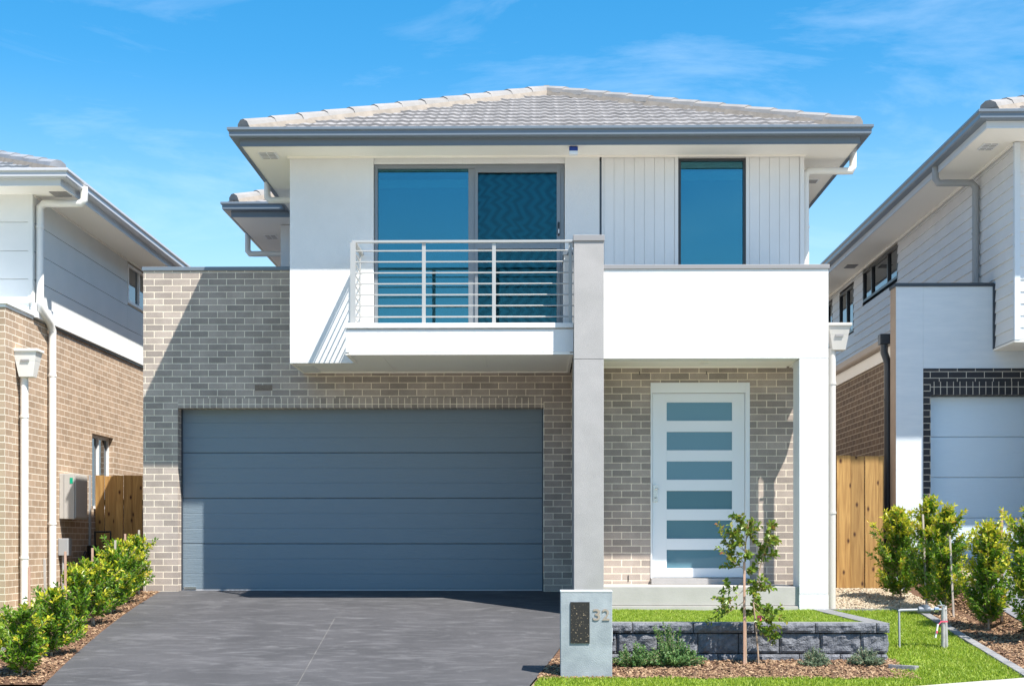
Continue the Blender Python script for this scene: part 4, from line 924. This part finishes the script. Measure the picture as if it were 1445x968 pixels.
# ================================================================== STUFF
def scatter_grass(name, regions, dens, hgt=(.02, .045), mat_=None):
    vs, fs = [], []
    for (x0, x1, y0, y1, zf, test) in regions:
        n = int((x1-x0)*(y1-y0)*dens)
        for _ in range(n):
            x = random.uniform(x0, x1); y = random.uniform(y0, y1)
            if test and not test(x, y): continue
            pn = noise.noise(Vector((x*2.3, y*2.3, 0)))
            if random.random() < -.2+ -pn*.9: continue
            z = zf(x, y); a = random.uniform(0, math.pi); h = random.uniform(*hgt)*(1+.5*pn); w = random.uniform(.003, .006); c, s = math.cos(a)*w, math.sin(a)*w
            lx, ly = random.gauss(0, .4)*h, random.gauss(0, .4)*h; b = len(vs)
            vs += [(x-c, y-s, z-.003), (x+c, y+s, z-.003), (x+lx*.4+c*.7, y+ly*.4+s*.7, z+h*.6), (x+lx*.4-c*.7, y+ly*.4-s*.7, z+h*.6), (x+lx, y+ly, z+h)]
            fs += [(b, b+1, b+2, b+3), (b+3, b+2, b+4)]
    me = bpy.data.meshes.new(name); me.from_pydata(vs, [], fs); me.materials.append(M['grass']); o = bpy.data.objects.new(name, me); C.objects.link(o)
    o['kind'] = 'stuff'; o['label'] = 'short bright green lawn grass'; o['category'] = 'grass'; return o
xr = lambda y: 4.44+.02*(y-13)
o = scatter_grass('grass', [(3.49, 5.3, 12.7, 17.4, zg, lambda x, y: x < xr(y) and x < pathx(y)-.01), (0, 3.49, 12.7, 13.36, zg, lambda x, y: x < pathx(y) and x > drive_r(y)+.04 and y < 13.25+.06*noise.noise(Vector((x*3, 0, 0)))+(.1 if x > 3.3 else 0) ), (3.3, 3.5, 13.3, 13.62, zg, None)], 6500, (.016, .036))
o['label'] = 'bright green grass of the front lawn around the retaining wall'
o = scatter_grass('grass', [(.60, 3.235, 14.37, 17.07, lambda x, y: -.165, None)], 6500, (.016, .036)); o['label'] = 'short bright green grass on the raised lawn above the retaining wall'
o = scatter_grass('grass', [(-7.6, -5.47, 12.94, 17.97, zg, None)], 2600, (.025, .05)); o['label'] = 'yellowish green grass behind the left hedge'
def chips(name, label, regs, m, size, thick, round_=False, cat='mulch'):
    mb = MB()
    for (x0, x1, y0, y1, n, test) in regs:
        for _ in range(n):
            x = random.uniform(x0, x1); y = random.uniform(y0, y1)
            if test and not test(x, y): continue
            z = zg(x, y)+.004; a = Matrix.Rotation(random.uniform(0, 6.28), 3, 'Z') @ Matrix.Rotation(random.gauss(0, .35), 3, 'X') @ Matrix.Rotation(random.gauss(0, .3), 3, 'Y')
            l, w, t = random.uniform(*size), random.uniform(*size)*(.75 if round_ else .4), random.uniform(*thick); b = len(mb.v); c = Vector((x, y, z+t*.8))
            for q in ((-l,-w*.6,-t),(l*.8,-w,-t),(l,w*.7,-t),(-l*.7,w,-t),(-l*.7,-w*.4,t),(l*.6,-w*.6,t),(l*.7,w*.5,t),(-l*.5,w*.6,t)): mb.v.append(tuple(c+a @ Vector(q)*.5))
            for f in ((4,5,6,7),(0,1,5,4),(1,2,6,5),(2,3,7,6),(3,0,4,7)): mb.f.append(tuple(b+i for i in f)); mb.mi.append(0)
    o = mb.build(name, m); o['kind'] = 'stuff'; o['label'] = label; o['category'] = cat
chips('bark_mulch', 'brown bark chips along the foot of the retaining wall', [(-.1, 3.5, 13.22, 14.2, 5200, lambda x, y: x > drive_r(y)+.01 and not (.22 < x < .72 and 13.29 < y < 13.57))], M['chips'], (.02, .06), (.004, .012))
chips('bark_mulch', 'brown bark chips under the left hedge beside the driveway', [(-5.38, -4.3, 12.95, 19.1, 5200, lambda x, y: x < drive_l(y)-.01)], M['chips'], (.02, .06), (.004, .012))
chips('bark_mulch', 'brown bark chips under the tall right hedge', [(4.55, 5.22, 13.3, 18.6, 3800, None), (4.2, 4.8, 17.5, 18.8, 500, None)], M['chips'], (.02, .07), (.004, .014))
chips('pebbles', 'tan pebbles in front of the right timber fence', [(3.5, 4.85, 17.48, 20.6, 7000, None)], M['pebble'], (.02, .05), (.010, .022), True, 'pebbles')
# ------------------------------------------------------------------ dirt joint in driveway
jl = MB()
pts = [(-3.0+.0, 12.6), (-1.72, 17.9)]
for i in range(14):
    a = Vector((-2.10-.22*i/14, 12.6+4.2*i/14)); c_ = Vector((-2.10-.22*(i+.93)/14, 12.6+4.2*(i+.93)/14))
    jl.poly([(a.x-.0028, a.y, zg(a.x, a.y)+.008), (a.x+.0028, a.y, zg(a.x, a.y)+.008), (c_.x+.004, c_.y, zg(c_.x, c_.y)+.008), (c_.x-.004, c_.y, zg(c_.x, c_.y)+.008)])
struct(jl.build('control_joint', noisy('joint_sand', (.12, .115, .11), (.2, .19, .18), 8, .9)))
# hill behind the street (seen mirrored in the door glass)
hm = MB(); n = 60
for i in range(n+1):
    x = -260+520*i/n; h = 8.2+2.2*noise.noise(Vector((x*.012, 3, 0)))+.8*noise.noise(Vector((x*.06, 7, 0)))
    hm.v += [(x, -130, -2), (x, -165, h), (x, -230, -2)]
for i in range(n):
    for j in (0, 1): q = i*3+j; hm.f.append((q, q+3, q+4, q+1)); hm.mi.append(0)
struct(hm.build('hill', M['hillgreen']))

# ------------------------------------------------------------------ light, sky, camera
sd = Vector((1, -.909, 2.10)).normalized()
el = math.asin(sd.z); az = math.atan2(sd.x, sd.y)
su = bpy.data.lights.new('sun', 'SUN'); su.energy = 4.5; su.angle = R(.5); su.color = (1, .955, .88)
so_ = bpy.data.objects.new('sun', su); C.objects.link(so_); so_.rotation_euler = sd.to_track_quat('Z', 'Y').to_euler(); so_.location = (8, 5, 20)
W = bpy.data.worlds.new('World'); bpy.context.scene.world = W; W.use_nodes = True; nt = W.node_tree
bg = nt.nodes['Background']; sky = nt.nodes.new('ShaderNodeTexSky'); sky.sky_type = 'NISHITA'; sky.sun_disc = False
sky.sun_elevation = el; sky.sun_rotation = az; sky.air_density = 1.0; sky.dust_density = .4; sky.ozone_density = 2.0
hs = nt.nodes.new('ShaderNodeHueSaturation'); hs.inputs['Saturation'].default_value = 1.45; hs.inputs['Hue'].default_value = .490; hs.inputs['Value'].default_value = 1.2; nt.links.new(sky.outputs[0], hs.inputs['Color'])
tc = nt.nodes.new('ShaderNodeTexCoord'); mp = nt.nodes.new('ShaderNodeMapping'); mp.inputs['Scale'].default_value = (1.2, 1.2, 5.0); mp.inputs['Rotation'].default_value = (R(0), R(-14), R(25)); mp.inputs['Location'].default_value = (.35, .2, .1)
nt.links.new(tc.outputs['Generated'], mp.inputs['Vector'])
nz = nt.nodes.new('ShaderNodeTexNoise'); nz.inputs['Scale'].default_value = 3.2; nz.inputs['Detail'].default_value = 9; nz.inputs['Roughness'].default_value = .62; nz.inputs['Distortion'].default_value = .6
nt.links.new(mp.outputs[0], nz.inputs['Vector'])
cr = nt.nodes.new('ShaderNodeValToRGB'); cr.color_ramp.elements[0].position = .53; cr.color_ramp.elements[1].position = 1.0; cr.color_ramp.elements[1].color = (.4, .4, .4, 1)
nt.links.new(nz.outputs['Fac'], cr.inputs[0])
mx = nt.nodes.new('ShaderNodeMix'); mx.data_type = 'RGBA'; mx.inputs['B'].default_value = (7.5, 8.4, 9.4, 1)
sz = nt.nodes.new('ShaderNodeSeparateXYZ'); nt.links.new(tc.outputs['Generated'], sz.inputs[0])
gr = nt.nodes.new('ShaderNodeMapRange'); gr.interpolation_type = 'SMOOTHSTEP'; gr.inputs['From Min'].default_value = .02; gr.inputs['From Max'].default_value = .32; gr.inputs['To Min'].default_value = .92; gr.inputs['To Max'].default_value = 0
nt.links.new(sz.outputs[2], gr.inputs['Value'])
mh = nt.nodes.new('ShaderNodeMix'); mh.data_type = 'RGBA'; mh.inputs['B'].default_value = (4.6, 6.0, 6.9, 1)
nt.links.new(gr.outputs[0], mh.inputs['Factor']); nt.links.new(hs.outputs[0], mh.inputs['A'])
nt.links.new(cr.outputs[0], mx.inputs['Factor']); nt.links.new(mh.outputs['Result'], mx.inputs['A']); nt.links.new(mx.outputs['Result'], bg.inputs['Color'])
bg.inputs['Strength'].default_value = .08
cam = bpy.data.cameras.new('camera'); co = bpy.data.objects.new('camera', cam); C.objects.link(co)
cam.sensor_width = 36; cam.lens = 36*2050/1445; cam.shift_y = (765-484)/1445; cam.clip_end = 3000; cam.clip_start = .1
co.location = (0, 0, .645); co.rotation_euler = (R(90), 0, math.atan(32.5/2050))
bpy.context.scene.camera = co
vs = bpy.context.scene.view_settings; vs.view_transform = 'Standard'; vs.look = 'None'; vs.exposure = 1.18; vs.gamma = 1
